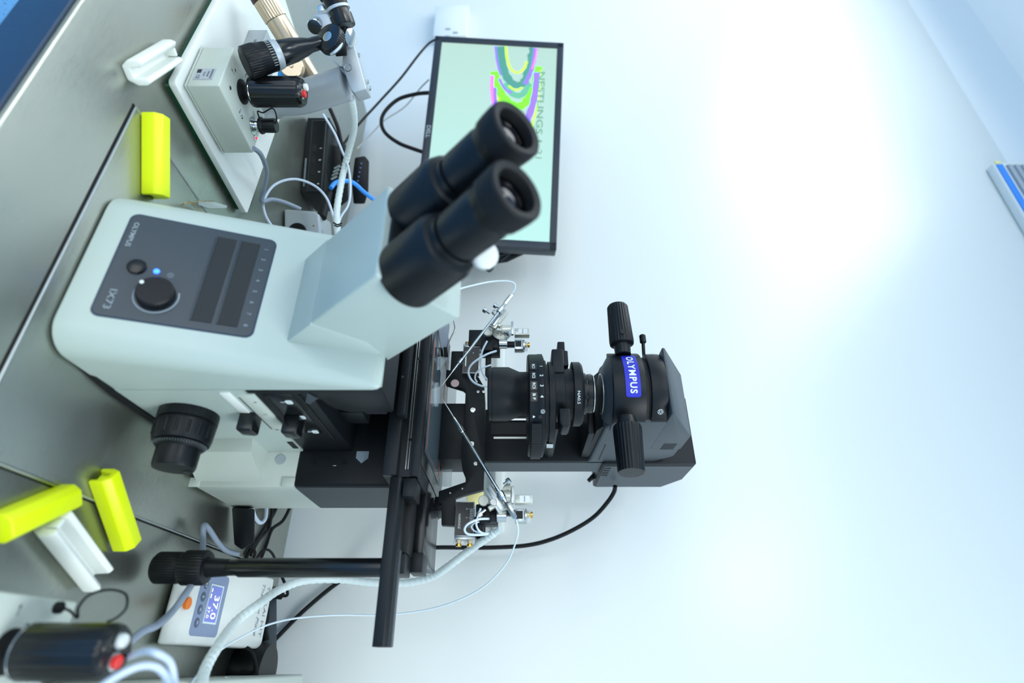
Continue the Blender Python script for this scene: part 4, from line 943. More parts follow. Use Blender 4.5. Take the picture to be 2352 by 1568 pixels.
# black micrometer injector
inj = thing('micrometer_injector', 'black fine-scale injector handle slanting over the joystick box on the white plate', 'injector', PD(575, 150, 0.70))
I0 = PD(562, 146, 0.705); I1 = PD(735, 98, 0.745); d = (I1-I0).normalized(); L = (I1-I0).length
obj('barrel', B().lathe(I0+d*0.046, d, [(0.0155, 0), (0.0160, 0.002), (0.0145, 0.020), (0.0143, 0.0205), (0.0115, 0.034), (0.0090, 0.042), (0.0085, L-0.046)], 40), m_black_gloss, inj)
obj('micrometer_ring', B().lathe(I0+d*0.037, d, [(0.0185, 0), (0.0188, 0.001), (0.0172, 0.0085), (0.0160, 0.009)], 48), m_alu, inj)
obj('scale_sleeve', B().lathe(I0+d*0.030, d, [(0.0185, 0), (0.0185, 0.007)], 48), m_black, inj)
obj('end_knob', B().lathe(I0, d, [(0.0170, 0), (0.0198, 0.002, 0.0006), (0.0205, 0.016, 0.0006), (0.0195, 0.020), (0.0192, 0.0205), (0.0185, 0.030, 0.0006)], ribs=40), m_plast, inj)
b = B()
v2 = d.cross(VD).normalized(); v1 = v2.cross(d)
for i in range(14):
    a = math.radians(-70+i*10); dd = (v1*-math.cos(a) + v2*math.sin(a))
    b.cyl(I0+d*0.031+dd*0.0187, I0+d*(0.036)+dd*0.0187, 0.0002, n=4)
obj('scale_ticks', b, m_wt, inj)
# its wheel hub and the second handle
hub = thing('injector_wheel_unit', 'black knurled wheel with round silver centre at the thin end of the slanting injector', 'injector wheel', PD(750, 85, 0.74))
wc_ = PD(752, 84, 0.735); wn = (-VD*0.86 + VR*(-0.15) + UP*(-0.35)).normalized()
obj('wheel', B().lathe(wc_, -wn, [(0.0175, 0), (0.0192, 0.001), (0.0196, 0.003, 0.0006), (0.0196, 0.011, 0.0006), (0.018, 0.013)], ribs=36), m_black_gloss, hub)
obj('wheel_cap', B().lathe(wc_, wn, [(0.0068, -0.001), (0.0068, 0.0006), (0.0055, 0.0009)], 32), m_satin, hub)
obj('gear_block', B().hull([PD(x, y, dd) for x, y in ((722, 32), (760, 28), (775, 110), (750, 118), (722, 60)) for dd in (0.757, 0.79)], bev=0.002), m_alu, hub)
obj('chrome_ferrule', B().cyl(PD(722, 62, 0.752), PD(735, 50, 0.77), 0.010, 0.008, c=0.001), m_chrome, hub)
obj('hub_block', B().hull([PD(x, y, dd) for x, y in ((775, 96), (795, 92), (798, 128), (770, 130)) for dd in (0.77, 0.80)], bev=0.002), m_black, hub)
obj('lens_collar', B().lathe(PD(788, 86, 0.785), Vector((0.35, -0.2, 0.9)), [(0.016, -0.004), (0.0165, 0.004), (0.0125, 0.014), (0.010, 0.015)], 40), m_chrome, hub)
hd = thing('upper_micrometer_handle', 'black knurled micrometer handle cut off by the top edge of the photo beside the wheel', 'injector', PD(770, 20, 0.76))
U0 = PD(792, 62, 0.765); U1 = PD(765, -10, 0.755); d = (U1-U0).normalized()
obj('sleeve', B().lathe(U0, d, [(0.0150, 0), (0.0155, 0.002), (0.0155, 0.014), (0.0135, 0.0145), (0.0135, 0.021)], 44), m_black_gloss, hd)
obj('scale_ring', B().lathe(U0+d*0.021, d, [(0.0160, 0), (0.0160, 0.0035)], 44), m_alu, hd)
obj('knob', B().lathe(U0+d*0.0245, d, [(0.0152, 0), (0.0155, 0.012), (0.0165, 0.0125), (0.0185, 0.014, 0.0007), (0.0185, 0.050, 0.0007)], ribs=32), m_plast, hd)
obj('side_clip', B().hull([PD(x, y, dd) for x, y in ((728, 14), (742, 8), (752, 22), (730, 28)) for dd in (0.765, 0.785)], bev=0.001), m_satin, hd)
# champagne injector
cj = thing('champagne_injector', 'champagne metallic cylindrical injector with brown cap cut off by the top edge of the photo', 'injector', PD(610, 10, 0.80))
C0 = PD(600, -12, 0.80); C1 = PD(742, 222, 0.86); d = (C1-C0).normalized(); L = (C1-C0).length
obj('cap', B().lathe(C0-d*0.004, d, [(0.014, 0), (0.0170, 0.0015), (0.0175, 0.009), (0.0165, 0.011)], 48), m_brown, cj, label='dark brown cap with gold lettering')
kc = obj('knurled_sleeve', B().lathe(C0+d*0.0075, d, [(0.0165, 0), (0.0168, 0.001, 0.0008), (0.0168, 0.026, 0.0008), (0.0158, 0.027)], ribs=26), m_champ, cj)
obj('barrel', B().lathe(C0+d*0.035, d, [(0.0158, 0), (0.0158, 0.044), (0.0145, 0.046), (0.0145, 0.052), (0.0125, 0.055), (0.0125, L-0.035)], 44), m_champ, cj)
pv = PD(670, 152, 0.81); nn = (-VD+UP*0.1).normalized()
obj('pivot_disc', B().lathe(pv, nn, [(0.0165, -0.008), (0.0165, 0.001), (0.0155, 0.002)], 40).cyl(pv+nn*0.001, pv+nn*0.004, 0.003, n=6), m_champ, cj)
capn = -d
ctx = d.cross(UP).normalized()
text('NARISHIGE', flat(C0-d*0.0043, (VR - d*VR.dot(d)), (UP - d*UP.dot(d))), 0.006, m_amber, cj, fit=0.024)
# injector stand bits: blue knob, grey lever
o = obj('blue_clamp_knob', B().lathe(PD(645, 178, 0.83), Vector((0.1, 0, 1)), [(0.010, 0), (0.012, 0.002), (0.012, 0.014), (0.009, 0.018)], 28), m_blue, org=PD(645, 178, 0.83)); tag(o, 'bright blue clamp knob between the champagne injector and the grey arm', 'knob')
o = obj('steel_lever', B().hull([PD(x, y, dd) for x, y in ((700, 118), (706, 116), (725, 170), (716, 172)) for dd in (0.84, 0.846)], bev=0.0008), m_alu, org=PD(712, 145, 0.84)); tag(o, 'slim grey lever behind the black injector handle', 'lever')

# ------------------------------------------------------------------ clips lying on the table
def clip(p0, p1, w, h, m, lab, up_open, grp):
    p0 = Vector((p0.x, p0.y, 0)); p1 = Vector((p1.x, p1.y, 0)); zb = 0.0 if not (-0.522 < p0.x < -0.137 and p0.y > 0.403) and not (-0.522 < p1.x < -0.137 and p1.y > 0.403) else 0.0026
    ex_ = (p1-p0); L = ex_.length; fm = frame(Vector((p0.x, p0.y, zb)), ex_, UP.cross(ex_))
    a = w/2
    if up_open: pr = [(-a*0.55, 0), (a*0.55, 0), (a, h*0.4), (a, h*0.8), (a*0.75, h), (a*0.42, h*0.9), (a*0.36, h*0.35), (-a*0.36, h*0.35), (-a*0.42, h*0.85), (-a*0.8, h*0.97), (-a, h*0.75), (-a, h*0.35)]
    else: pr = [(-a, 0), (-a*0.6, 0), (-a*0.6, h*0.3), (a*0.6, h*0.3), (a*0.6, 0), (a, 0), (a, h*0.62), (a*0.62, h), (-a*0.5, h), (-a, h*0.7)]
    b = B().prism([(p[0], p[1]) for p in pr], 0, L, 'X', fm, bev=0.0016, seg=3)
    root = thing('plastic_clip', lab, 'clip', (p0.x, p0.y, zb), grp)
    obj('channel', b, m, root)
    obj('end_stop', B().box(0.0, 0.004, -a*0.34, a*0.34, h*0.3, h*0.8, fm, bev=0.001), m, root)
    return root
clip(PZ(334, 266, 0.0), PZ(334, 452, 0.0), 0.024, 0.021, m_yel, 'yellow plastic clip between the microscope nose and the white base plate', False, 'yellow plastic clips')
clip(PZ(212, 1090, 0.0), PZ(268, 1250, 0.0), 0.022, 0.020, m_yel, 'yellow plastic clip lying across the platform edge, nearest the focus knob', False, 'yellow plastic clips')
clip(PZ(140, 1140, 0.0), PZ(-30, 1215, 0.0), 0.024, 0.020, m_yel, 'yellow plastic clip cut off by the lower left edge of the photo', False, 'yellow plastic clips')
clip(PZ(368, 118, 0.0), PZ(285, 168, 0.0), 0.026, 0.024, m_foamw, 'white open clip on the table in front of the white base plate', True, 'white plastic clips')
clip(PZ(88, 1200, 0.0), PZ(192, 1330, 0.0), 0.027, 0.024, m_foamw, 'white open clip between the yellow clips and the blurred joystick', True, 'white plastic clips')
# twist of clear plastic with gold wire
tw = thing('twisted_wire', 'crumpled clear film with gold wire twist beside the microscope nose', 'wire', PZ(450, 470, 0.003))
obj('gold_wire', B().tube([PZ(418, 472, 0.008), PZ(425, 466, 0.012), PZ(440, 466, 0.012), PZ(447, 476, 0.006), PZ(455, 482, 0.006), PZ(466, 487, 0.006)], 0.0006, 6), m_amber, tw)
obj('gold_wire', B().tube([PZ(432, 462, 0.012), PZ(450, 468, 0.010), PZ(448, 463, 0.012), PZ(470, 462, 0.010), PZ(492, 462, 0.006)], 0.0005, 6), m_amber, tw)
obj('clear_film', B().hull([PZ(455, 460, 0.004), PZ(490, 463, 0.004), PZ(522, 472, 0.004), PZ(520, 478, 0.005), PZ(480, 478, 0.006), PZ(456, 470, 0.008), PZ(470, 464, 0.010)]), m_clear, tw)

# ------------------------------------------------------------------ heating controller (white) at the right
hx0, hx1, hy0, hy1 = -0.115, -0.017, 0.726, 0.965
ht = thing('heating_controller', 'white heating plate controller with lit blue display and orange button', 'controller', ((hx0+hx1)/2, (hy0+hy1)/2, 0))
prof = [(hy0, 0.004), (hy0, 0.012), (hy0+0.009, 0.0245), (hy0+0.02, 0.028), (hy1-0.01, 0.034), (hy1, 0.031), (hy1, 0.004)]
case = obj('case', B().prism(prof, hx0, hx1, 'X', bev=0.004, seg=4), m_white, ht)
obj('front_foot', B().box(hx0+0.012, hx1-0.012, hy0+0.02, hy0+0.03, 0, 0.005).box(hx0+0.012, hx1-0.012, hy1-0.03, hy1-0.02, 0, 0.005), m_rubber, ht)
def top_z(y): return 0.028 + (y-(hy0+0.02))*0.006/(hy1-0.01-hy0-0.02)
ky0, ky1 = 0.7465, 0.814
km = frame((-0.0985, ky0, top_z(ky0)), (1, 0, 0), (0, ky1-ky0, top_z(ky1)-top_z(ky0)))
KW, KH = 0.0715, ky1-ky0
kp = obj('keypad', B().prism(rr(KW, KH, 0.006), -0.001, 0.0006, 'Z', km), m_keypad, ht)
kb = [(0.20, 'SET'), (0.40, 's'), (0.60, '<'), (0.80, '>')]
for (u, s) in kb:
    p = km @ Vector((u*KW, 0.17*KH, 0.0006)); nk = km.to_3x3() @ Vector((0, 0, 1))
    kk = obj('key', B().lathe(p, nk, [(0.0056, 0), (0.0056, 0.0003), (0.0051, 0.0004)], 28), m_keydark, kp)
    text(s, lambda a, d, u=u: km @ Vector((u*KW+a, 0.17*KH+d, 0.0013)), 0.0062 if len(s) > 1 else 0.009, m_wt, kp, fit=0.008 if len(s) > 1 else None)
lm = obj('display_frame', B().box(0.17*KW, 0.80*KW, 0.36*KH, 0.84*KH, 0.0004, 0.0014, km), m_wt, kp)
obj('display', B().box(0.20*KW, 0.77*KW, 0.38*KH, 0.79*KH, 0.0013, 0.0018, km), m_lcd, kp)
def kfn(u, v): return lambda a, d: km @ Vector((u*KW+a, v*KH+d, 0.0020))
text('37.0', kfn(0.53, 0.63), 0.018, m_digit, kp, fit=0.027, bold=0.0001)
text('37.0', kfn(0.62, 0.435), 0.0085, m_digit, kp, fit=0.013)
obj('display_bar', B().box(0.24*KW, 0.30*KW, 0.40*KH, 0.425*KH, 0.0018, 0.0021, km).box(0.33*KW, 0.40*KW, 0.40*KH, 0.425*KH, 0.0018, 0.0021, km), m_digit, kp)
p = PZ(432, 1385, 0.0275)
ob_ = obj('orange_power_key', B().lathe(p, up, [(0.0066, -0.0025), (0.0066, 0.0010), (0.006, 0.0014)], 28), m_orange, ht)
text('TOKAI HIT', flat((hx0+0.048, hy1-0.022, top_z(hy1-0.022)+0.0006), (1, 0, 0), (0, 1, 0)), 0.013, m_dim, ht, fit=0.070)
text('Thermo Plate', flat((hx0+0.046, hy1-0.040, top_z(hy1-0.04)+0.0006), (1, 0, 0), (0, 1, 0)), 0.013, m_dim, ht, fit=0.070, shear=0.25)
obj('front_port', B().box(hx0+0.003, hx0+0.012, hy0+0.004, hy0+0.009, 0.018, 0.024), m_cavity, ht)

# black plug + cable at the back of the controller
pb = PD(652, 1365, 0.93)
o = thing('cable_plug', 'small black plug at the rear edge of the white controller', 'plug', pb)
obj('plug_body', B().hull([PD(x, y, dd) for x, y in ((628, 1352), (648, 1350), (655, 1366), (645, 1377), (628, 1374)) for dd in (0.925, 0.94)], bev=0.001), m_rubber, o)
obj('plug_lead', B().tube([PD(650, 1368, 0.932), PD(660, 1366, 0.932), PD(658, 1350, 0.934), PD(648, 1325, 0.94), PD(640, 1310, 0.95)], 0.0024, 8), m_rubber, o)
# black equipment boxes at the rear right
o = obj('black_adapter', B().hull([PD(x, y, dd) for x, y in ((533, 1165), (552, 1166), (585, 1168), (585, 1245), (556, 1262), (538, 1250)) for dd in (0.785, 0.815)], bev=0.002), m_plast, org=PD(560, 1210, 0.87)); tag(o, 'tall black adapter box standing close behind the microscope', 'adapter')
tr = thing('rear_tray', 'dark grey tilted tray behind the white heating controller', 'tray', (0.0, 0.98, 0))
obj('tray_plate', B().hull([PD(x, y, dd) for x, y, dd in ((612, 1350, 0.93), (636, 1345, 0.945), (636, 1500, 0.90), (616, 1535, 0.88), (600, 1530, 0.87), (600, 1480, 0.88))] + [PD(x, y, dd) for x, y, dd in ((600, 1350, 0.945), (600, 1500, 0.90))], bev=0.001), m_grey, tr)
obj('tray_lining', B().tube([PD(610, 1375, 0.915), PD(612, 1410, 0.905), PD(608, 1440, 0.895), PD(612, 1470, 0.885)], 0.005, 8), m_plast, tr)
cb = thing('black_case', 'glossy black rounded case behind the white controller near the bottom of the photo', 'case', (0.02, 0.93, 0))
obj('shell', B().lathe(PZ(545, 1540, 0.0), up, [(0.036, 0), (0.038, 0.004), (0.038, 0.04), (0.035, 0.046)], 40), m_plast, cb)
# pale grey box at the right frame edge
pbx = thing('pale_grey_box', 'pale grey instrument box at the bottom edge of the photo beside the controller', 'instrument', (0.1, 0.85, 0))
obj('case', B().box(0.0165, 0.2, 0.585, 1.02, 0.004, 0.085, bev=0.004, seg=3), m_body_grey, pbx)
obj('foot', B().box(0.03, 0.19, 0.60, 1.0, 0, 0.005), m_rubber, pbx)
obj('case_screw', B().lathe((0.0165, 0.80, 0.06), (-1, 0, 0), [(0.004, -0.001), (0.004, 0.0008)], 18), m_satin, pbx)

# cables at the rear right
cable('grey_signal_cable', [(296, 1475, 0.50), (330, 1448, 0.52), (360, 1436, 0.54), (395, 1405, 0.575), (425, 1365, 0.60), (450, 1325, 0.63), (464, 1290, 0.66), (466, 1240, 0.70), (468, 1207, 0.71), (480, 1215, 0.72), (500, 1245, 0.735), (520, 1264, 0.76), (545, 1272, 0.79)], 0.0036, m_greycab, 'thick grey cable rising from the blurred joystick behind the stage handle', 'cable', 12)
cable('clear_line', [(296, 1508, 0.42), (330, 1496, 0.38), (360, 1500, 0.37), (390, 1520, 0.38), (400, 1560, 0.38), (400, 1600, 0.37)], 0.0022, m_palecab, 'pale tube arching beside the blurred joystick, the one nearer the grey cable', 'tube', 10)
cable('clear_line', [(230, 1580, 0.34), (270, 1552, 0.35), (320, 1530, 0.36), (360, 1532, 0.37), (384, 1560, 0.37), (390, 1600, 0.36)], 0.0022, m_palecab, 'pale tube arching beside the blurred joystick, the one nearer the bottom edge of the photo', 'tube', 10)
for i, (pts, rr_, mm, lab) in enumerate((
    ([(575, 1150, 0.90), (585, 1185, 0.90), (598, 1200, 0.90), (610, 1188, 0.91), (612, 1150, 0.93)], 0.003, m_palecab, 'pale grey cable loop hanging under the rear of the microscope'),
    ([(640, 1150, 0.97), (628, 1180, 0.96), (600, 1225, 0.93), (570, 1270, 0.89), (560, 1300, 0.87)], 0.003, m_rubber, 'black cable nearest the tall adapter behind the microscope'),
    ([(668, 1160, 0.99), (650, 1195, 0.97), (625, 1215, 0.95), (612, 1250, 0.93), (600, 1280, 0.92)], 0.0028, m_rubber, 'middle black cable behind the microscope'),
    ([(622, 1150, 0.95), (624, 1180, 0.94), (616, 1215, 0.93), (595, 1240, 0.91), (575, 1275, 0.89)], 0.0025, m_plast, 'thin black cable crossing the others behind the microscope'),
    ([(560, 1272, 0.86), (568, 1258, 0.865), (580, 1256, 0.87), (586, 1270, 0.87), (582, 1280, 0.87)], 0.002, m_rubber, 'small black cable loop at the foot of the adapter'),
    ([(585, 1290, 0.90), (600, 1268, 0.90), (615, 1262, 0.91), (628, 1275, 0.92), (634, 1295, 0.93)], 0.002, m_rubber, 'black cable arch beside the stage handle post'),
    ([(555, 1545, 0.80), (585, 1540, 0.80), (580, 1500, 0.80), (560, 1485, 0.80), (540, 1480, 0.79)], 0.0028, m_rubber, 'black cable beside the glossy rounded black case'),
    )):
    cable('loose_cable', pts, rr_, mm, lab)

# ------------------------------------------------------------------ rear left gadgets
# video splitter: black box with four ports
W0 = PZ(690, 443, 0.0); W1 = PZ(704, 270, 0.0); ex_ = (W0-W1).normalized()
fm = frame(Vector((W1.x, W1.y, 0)), ex_, UP)     # local x right, y up, z towards camera
sp_ = thing('video_splitter', 'black four-port splitter box behind the white base plate', 'splitter', (W1.x, W1.y, 0))
LW = (W0-W1).length
obj('case', B().box(0, LW, 0.0015, 0.046, -0.085, 0.0, fm, bev=0.0015), m_black, sp_)
obj('front_frame', B().box(0.006, LW-0.004, 0.012, 0.041, -0.001, 0.0008, fm, bev=0.0004), m_grey, sp_)
obj('front_face', B().box(0.0075, LW-0.0055, 0.0135, 0.0395, -0.001, 0.0012, fm), m_black_gloss, sp_)
for i in range(4):
    x = LW*0.42 + i*LW*0.155
    obj('port', B().box(x-0.007, x+0.007, 0.017, 0.025, 0.001, 0.0018, fm), m_cavity, sp_)
    text(str(4-i) if False else str(i+1), (lambda a, d, x=x: fm @ Vector((x+a, 0.0335+d, 0.0019))), 0.0055, m_wt, sp_, bold=0.0002)
b = B()
for i in range(15): b.box(LW*0.55+i*0.004, LW*0.55+i*0.004+0.0024, 0.004, 0.0072, 0.0, 0.0004, fm)
obj('faint_print', b, m_dim, sp_)
# chunky black plugs and metallic ends on the splitter
pg = thing('plug_cluster', 'bunch of black plugs with shiny ends behind the splitter box', 'plugs', PD(790, 400, 1.12))
for i in range(4):
    y0 = 378+i*8; obj('metal_end', B().cyl(PD(782-i*2.5, y0+2, 1.115), PD(768-i*2.5, y0+9, 1.115), 0.0028, n=12), m_chrome, pg)
obj('plug_shell', B().hull([PD(x, y, dd) for x, y in ((758, 330), (785, 340), (800, 400), (800, 460), (770, 485), (748, 470), (745, 380)) for dd in (1.14, 1.18)], bev=0.003), m_plast, pg)
obj('dark_box', B().hull([PD(x, y, dd) for x, y in ((815, 362), (838, 358), (848, 370), (846, 440), (838, 468), (812, 468), (808, 420)) for dd in (1.18, 1.22)], bev=0.003), m_black, pg)
obj('ribbed_sleeve', B().cyl(PD(738, 500, 1.02), PD(755, 440, 1.05), 0.009, 0.0075, c=0.001), m_rubber, pg)
b = B()
for i in range(6): p = PD(830-i*2, 375+i*10, 1.179); b.cyl(p, p+Vector((0.001, 0, 0)), 0.0018, n=8)
obj('indicator_dots', b, mat('blue_dots', (110, 140, 210), 0.4), pg)
cable('blue_network_cable', [(760, 432, 1.04), (770, 420, 1.05), (790, 415, 1.06), (812, 420, 1.08), (835, 440, 1.10), (858, 458, 1.12), (880, 475, 1.14)], 0.0042, m_bluecab, 'bright blue network cable arching behind the eyepiece housing', 'cable', 12)
obj_ = cable('monitor_cable', [(985, 213, 1.32), (955, 216, 1.33), (915, 228, 1.34), (885, 255, 1.34), (876, 280, 1.34), (885, 305, 1.34), (915, 328, 1.33), (950, 342, 1.32), (975, 350, 1.31)], 0.0045, m_rubber, 'thick black cable loop coming out under the monitor', 'cable', 12)
cable('wall_cable', [(1002, 90, 1.45), (985, 100, 1.45), (960, 128, 1.42), (920, 180, 1.38), (870, 235, 1.34), (820, 290, 1.28), (790, 330, 1.22)], 0.0028, m_rubber, 'black cable running diagonally up to the monitor corner', 'cable', 10)
cable('wall_cable', [(985, 183, 1.40), (965, 203, 1.42), (930, 245, 1.42), (885, 275, 1.40), (860, 300, 1.38), (820, 342, 1.32)], 0.0018, mat('beige_cable_jacket', (160, 165, 165), 0.5), 'thin grey-beige cable running behind the black loop', 'cable', 10)
cable('video_cable', [(758, 250, 1.16), (775, 290, 1.16), (782, 320, 1.16), (788, 345, 1.15), (795, 375, 1.14)], lambda u: 0.004 + 0.004*(u > 0.6), m_rubber, 'short thick black cable plugging down into the splitter', 'cable', 12)
cable('spiral_wrapped_hose', [(806, 225, 0.82), (812, 260, 0.86), (812, 300, 0.92), (800, 350, 0.98), (790, 390, 1.0), (782, 430, 0.98), (774, 480, 0.94), (774, 520, 0.90), (778, 560, 0.86), (770, 600, 0.84)], 0.0058, m_wrap, 'translucent spiral wrapped hose hanging from the thick grey support arm', 'hose', 14, wobf, 14)
cable('white_line', [(628, 524, 0.86), (610, 495, 0.88), (606, 462, 0.90), (630, 425, 0.92), (675, 411, 0.94), (720, 425, 0.95), (750, 455, 0.94), (766, 500, 0.92), (770, 530, 0.90)], 0.0021, m_palecab, 'pale cable forming a large loop around the silver grey box with round button', 'cable', 10)
cable('white_line', [(742, 262, 1.0), (768, 305, 1.0), (785, 345, 1.0), (800, 385, 0.99), (805, 430, 0.98), (800, 470, 0.97), (782, 500, 0.96), (772, 540, 0.94)], 0.0020, m_palecab, 'pale straight tube running beside the hose from the support arm', 'tube', 10)
cable('grey_signal_cable', [(583, 341, 0.76), (597, 352, 0.78), (608, 375, 0.81), (612, 400, 0.84), (605, 440, 0.87), (602, 462, 0.88), (625, 458, 0.90), (655, 465, 0.92), (690, 480, 0.94)], 0.0034, m_greycab, 'grey cable from the joystick box on the white plate curving behind the plate', 'cable', 12)
cable('clear_line', [(735, 118, 0.80), (760, 135, 0.80), (790, 165, 0.80), (800, 178, 0.81)], 0.0015, m_tubecl, 'clear tube stretched between the injector wheel and the grey clamp', 'tube', 8)
cable('clear_line', [(790, 84, 0.74), (782, 105, 0.735), (770, 118, 0.735), (760, 124, 0.74)], 0.0018, m_tubecl, 'short clear tube curling round the black wheel', 'tube', 8)
tie = obj('cable_tie', B().tube([PD(766, 511, 0.885), PD(775, 516, 0.882), PD(785, 512, 0.885)], 0.0012, 6).tube([PD(768, 517, 0.885), PD(775, 520, 0.882), PD(784, 517, 0.885)], 0.001, 6), m_rubber, org=PD(775, 515, 0.885)); tag(tie, 'dark tie round the spiral hose near the silver grey box', 'tie')
# silver camera control box
Q0 = PZ(650, 480, 0.0)
sv = thing('camera_control_box', 'small silver grey box with black round button beside the microscope nose', 'control box', (Q0.x, Q0.y, 0))
fm = frame(Vector((Q0.x, Q0.y, 0)), VR, UP)
obj('case', B().prism([(0, 0.002), (0.004, 0.056), (0.010, 0.064), (0.04, 0.066), (0.085, 0.062), (0.10, 0.054), (0.10, 0.002)], -0.07, 0.0, 'Z', fm, bev=0.003, seg=3), m_alu, sv)
p = fm @ Vector((0.042, 0.026, 0.0)); obj('button', B().cyl(p, p-VD*0.003, 0.017, c=0.001), m_plast, sv)
p = fm @ Vector((0.030, 0.055, 0.0005)); obj('led', B().cyl(p, p-VD*0.001, 0.0015, n=12), m_brass, sv)
text('NARISHIGE', flat(fm @ Vector((0.05, 0.0665, -0.012)), VR, VD), 0.006, m_dk, sv)

# ------------------------------------------------------------------ monitor
BL = PD(1000, 83, 1.40); TL = PD(1295, 98, 1.40); TR = PD(1278, 572, 1.243)
exm = (TR-TL); MW = exm.length; eym = (TL-BL); MH = eym.length
fm = frame(BL, exm, eym)
mon = thing('computer_monitor', 'black framed flat monitor with microscope image on a pale green screen', 'monitor', BL + exm*0.5)
MBZ = 0.018
obj('bezel', B().box(0, MW, 0, MH, -0.035, -0.002, fm, bev=0.003).box(0, MBZ*0.9, 0, MH, -0.004, 0.002, fm, bev=0.0015).box(MW-MBZ, MW, 0, MH, -0.004, 0.002, fm, bev=0.0015).box(0, MW, MH-MBZ*0.9, MH, -0.004, 0.002, fm, bev=0.0015).box(0, MW, 0, MBZ, -0.004, 0.002, fm, bev=0.0015), mat('monitor_frame', (30, 40, 52), 0.4), mon)
def scr_mat():
    m = bpy.data.materials.new('lit_screen'); m.use_nodes = True; nt = m.node_tree; b = nt.nodes['Principled BSDF']
    tc = nt.nodes.new('ShaderNodeTexCoord'); sx = nt.nodes.new('ShaderNodeSeparateXYZ'); nt.links.new(tc.outputs['Generated'], sx.inputs[0])
    cr = nt.nodes.new('ShaderNodeValToRGB'); e = cr.color_ramp.elements
    e[0].color = (lin(196), lin(236), lin(224), 1); e[1].color = (lin(196), lin(255), lin(250), 1)
    nt.links.new(sx.outputs['X'], cr.inputs[0]); nt.links.new(cr.outputs[0], b.inputs['Emission Color'])
    b.inputs['Emission Strength'].default_value = 0.86; b.inputs['Base Color'].default_value = (0.02, 0.02, 0.02, 1); b.inputs['Roughness'].default_value = 0.4
    return m
scr = obj('screen', B().box(MBZ*0.9, MW-MBZ, MBZ, MH-MBZ*0.9, -0.004, -0.0015, fm), scr_mat(), mon)
def emat(n, rgb, s=0.8): return mat(n, rgb, 0.5, emis=s)
e_grn = emat('screen_green', (110, 225, 40)); e_dk = emat('screen_dark_green', (62, 122, 110)); e_pur = emat('screen_violet', (128, 96, 240)); e_txt = emat('screen_text', (98, 138, 112), 0.6)
def smap(px, py):  # photo pixel on the screen plane -> local plane coordinates
    r = ray(px, py); n = fm.to_3x3() @ Vector((0, 0, 1)); t = (BL-O_).dot(n)/r.dot(n); q = fm.inverted() @ (O_+r*t); return (q.x, q.y)
def splat(pxs, m, off, nm):
    bb = bmesh.new(); vs = [bb.verts.new(fm @ Vector((*smap(*p), off))) for p in pxs]; f = bb.faces.new(vs)
    bmesh.ops.triangulate(bb, faces=[f]); bmesh.ops.recalc_face_normals(bb, faces=bb.faces)
    for f in bb.faces:
        if f.normal.dot(VD) > 0: f.normal_flip()
    obj(nm, bb, m, scr)
def stroke(pxs, w_, m, off, nm):
    P = [Vector((*smap(*p), 0)) for p in pxs]; Q = []
    for k in range(len(P)-1):
        a = P[max(k-1, 0)]; b_ = P[k]; c_ = P[k+1]; d_ = P[min(k+2, len(P)-1)]
        for q in range(5):
            u = q/5; Q.append(0.5*((2*b_) + (c_-a)*u + (2*a-5*b_+4*c_-d_)*u*u + (3*b_-a-3*c_+d_)*u**3))
    Q.append(P[-1]); ws_ = w_*1.35/1290/2
    bb = bmesh.new(); prev = None
    for k, q in enumerate(Q):
        T = (Q[min(k+1, len(Q)-1)]-Q[max(k-1, 0)]).normalized(); N_ = Vector((-T.y, T.x, 0))
        rw = ws_*(1+0.16*math.sin(k*1.9)+0.12*math.sin(k*4.3))
        cur = (bb.verts.new(fm @ Vector((q.x+N_.x*rw, q.y+N_.y*rw, off))), bb.verts.new(fm @ Vector((q.x-N_.x*rw, q.y-N_.y*rw, off))))
        if prev: bb.faces.new((prev[0], prev[1], cur[1], cur[0]))
        prev = cur
    for f in bb.faces:
        f.normal_update()
        if f.normal.dot(VD) > 0: f.normal_flip()
    obj(nm, bb, m, scr)
e_lime = emat('screen_lime', (176, 235, 60)); e_tl = emat('screen_teal', (84, 150, 120)); e_mag = emat('screen_magenta', (200, 110, 245))
stroke([(1136, 163), (1141, 190), (1156, 222), (1182, 242), (1206, 236), (1226, 200), (1238, 152)], 20, e_grn, -0.00135, 'green_cells')
stroke([(1131, 172), (1130, 205), (1136, 245), (1150, 290)], 9, e_mag, -0.0013, 'violet_fringe')
stroke([(1137, 180), (1142, 215), (1156, 262), (1170, 300)], 16, e_lime, -0.00138, 'lime_cells')
stroke([(1137, 200), (1138, 230), (1146, 270)], 8, e_pur, -0.00128, 'violet_fringe')
stroke([(1233, 165), (1231, 200), (1222, 245), (1204, 290)], 15, e_pur, -0.0013, 'violet_fringe')
stroke([(1241, 160), (1239, 200), (1233, 245), (1220, 295)], 5, e_lime, -0.00132, 'lime_cells')
stroke([(1150, 106), (1153, 140), (1162, 172), (1182, 194), (1202, 190), (1213, 164), (1221, 132), (1226, 109)], 19, e_dk, -0.00125, 'dark_cells')
stroke([(1160, 190), (1178, 215), (1200, 216), (1216, 190)], 15, e_tl, -0.00127, 'dark_cells')
stroke([(1138, 106), (1142, 140), (1150, 172)], 5, e_pur, -0.0012, 'violet_fringe')
stroke([(1230, 110), (1226, 140), (1218, 168), (1206, 192)], 9, e_pur, -0.0012, 'violet_fringe')
stroke([(1233, 110), (1230, 132), (1222, 158)], 4, e_mag, -0.00118, 'violet_fringe')
stroke([(1162, 106), (1165, 135), (1174, 158), (1190, 166), (1204, 156), (1210, 140)], 6, e_lime, -0.0012, 'lime_cells')
stroke([(1146, 180), (1160, 204), (1176, 212)], 6, e_pur, -0.0011, 'violet_fringe')
stroke([(1168, 196), (1184, 206), (1200, 200)], 5, e_lime, -0.0011, 'lime_cells')
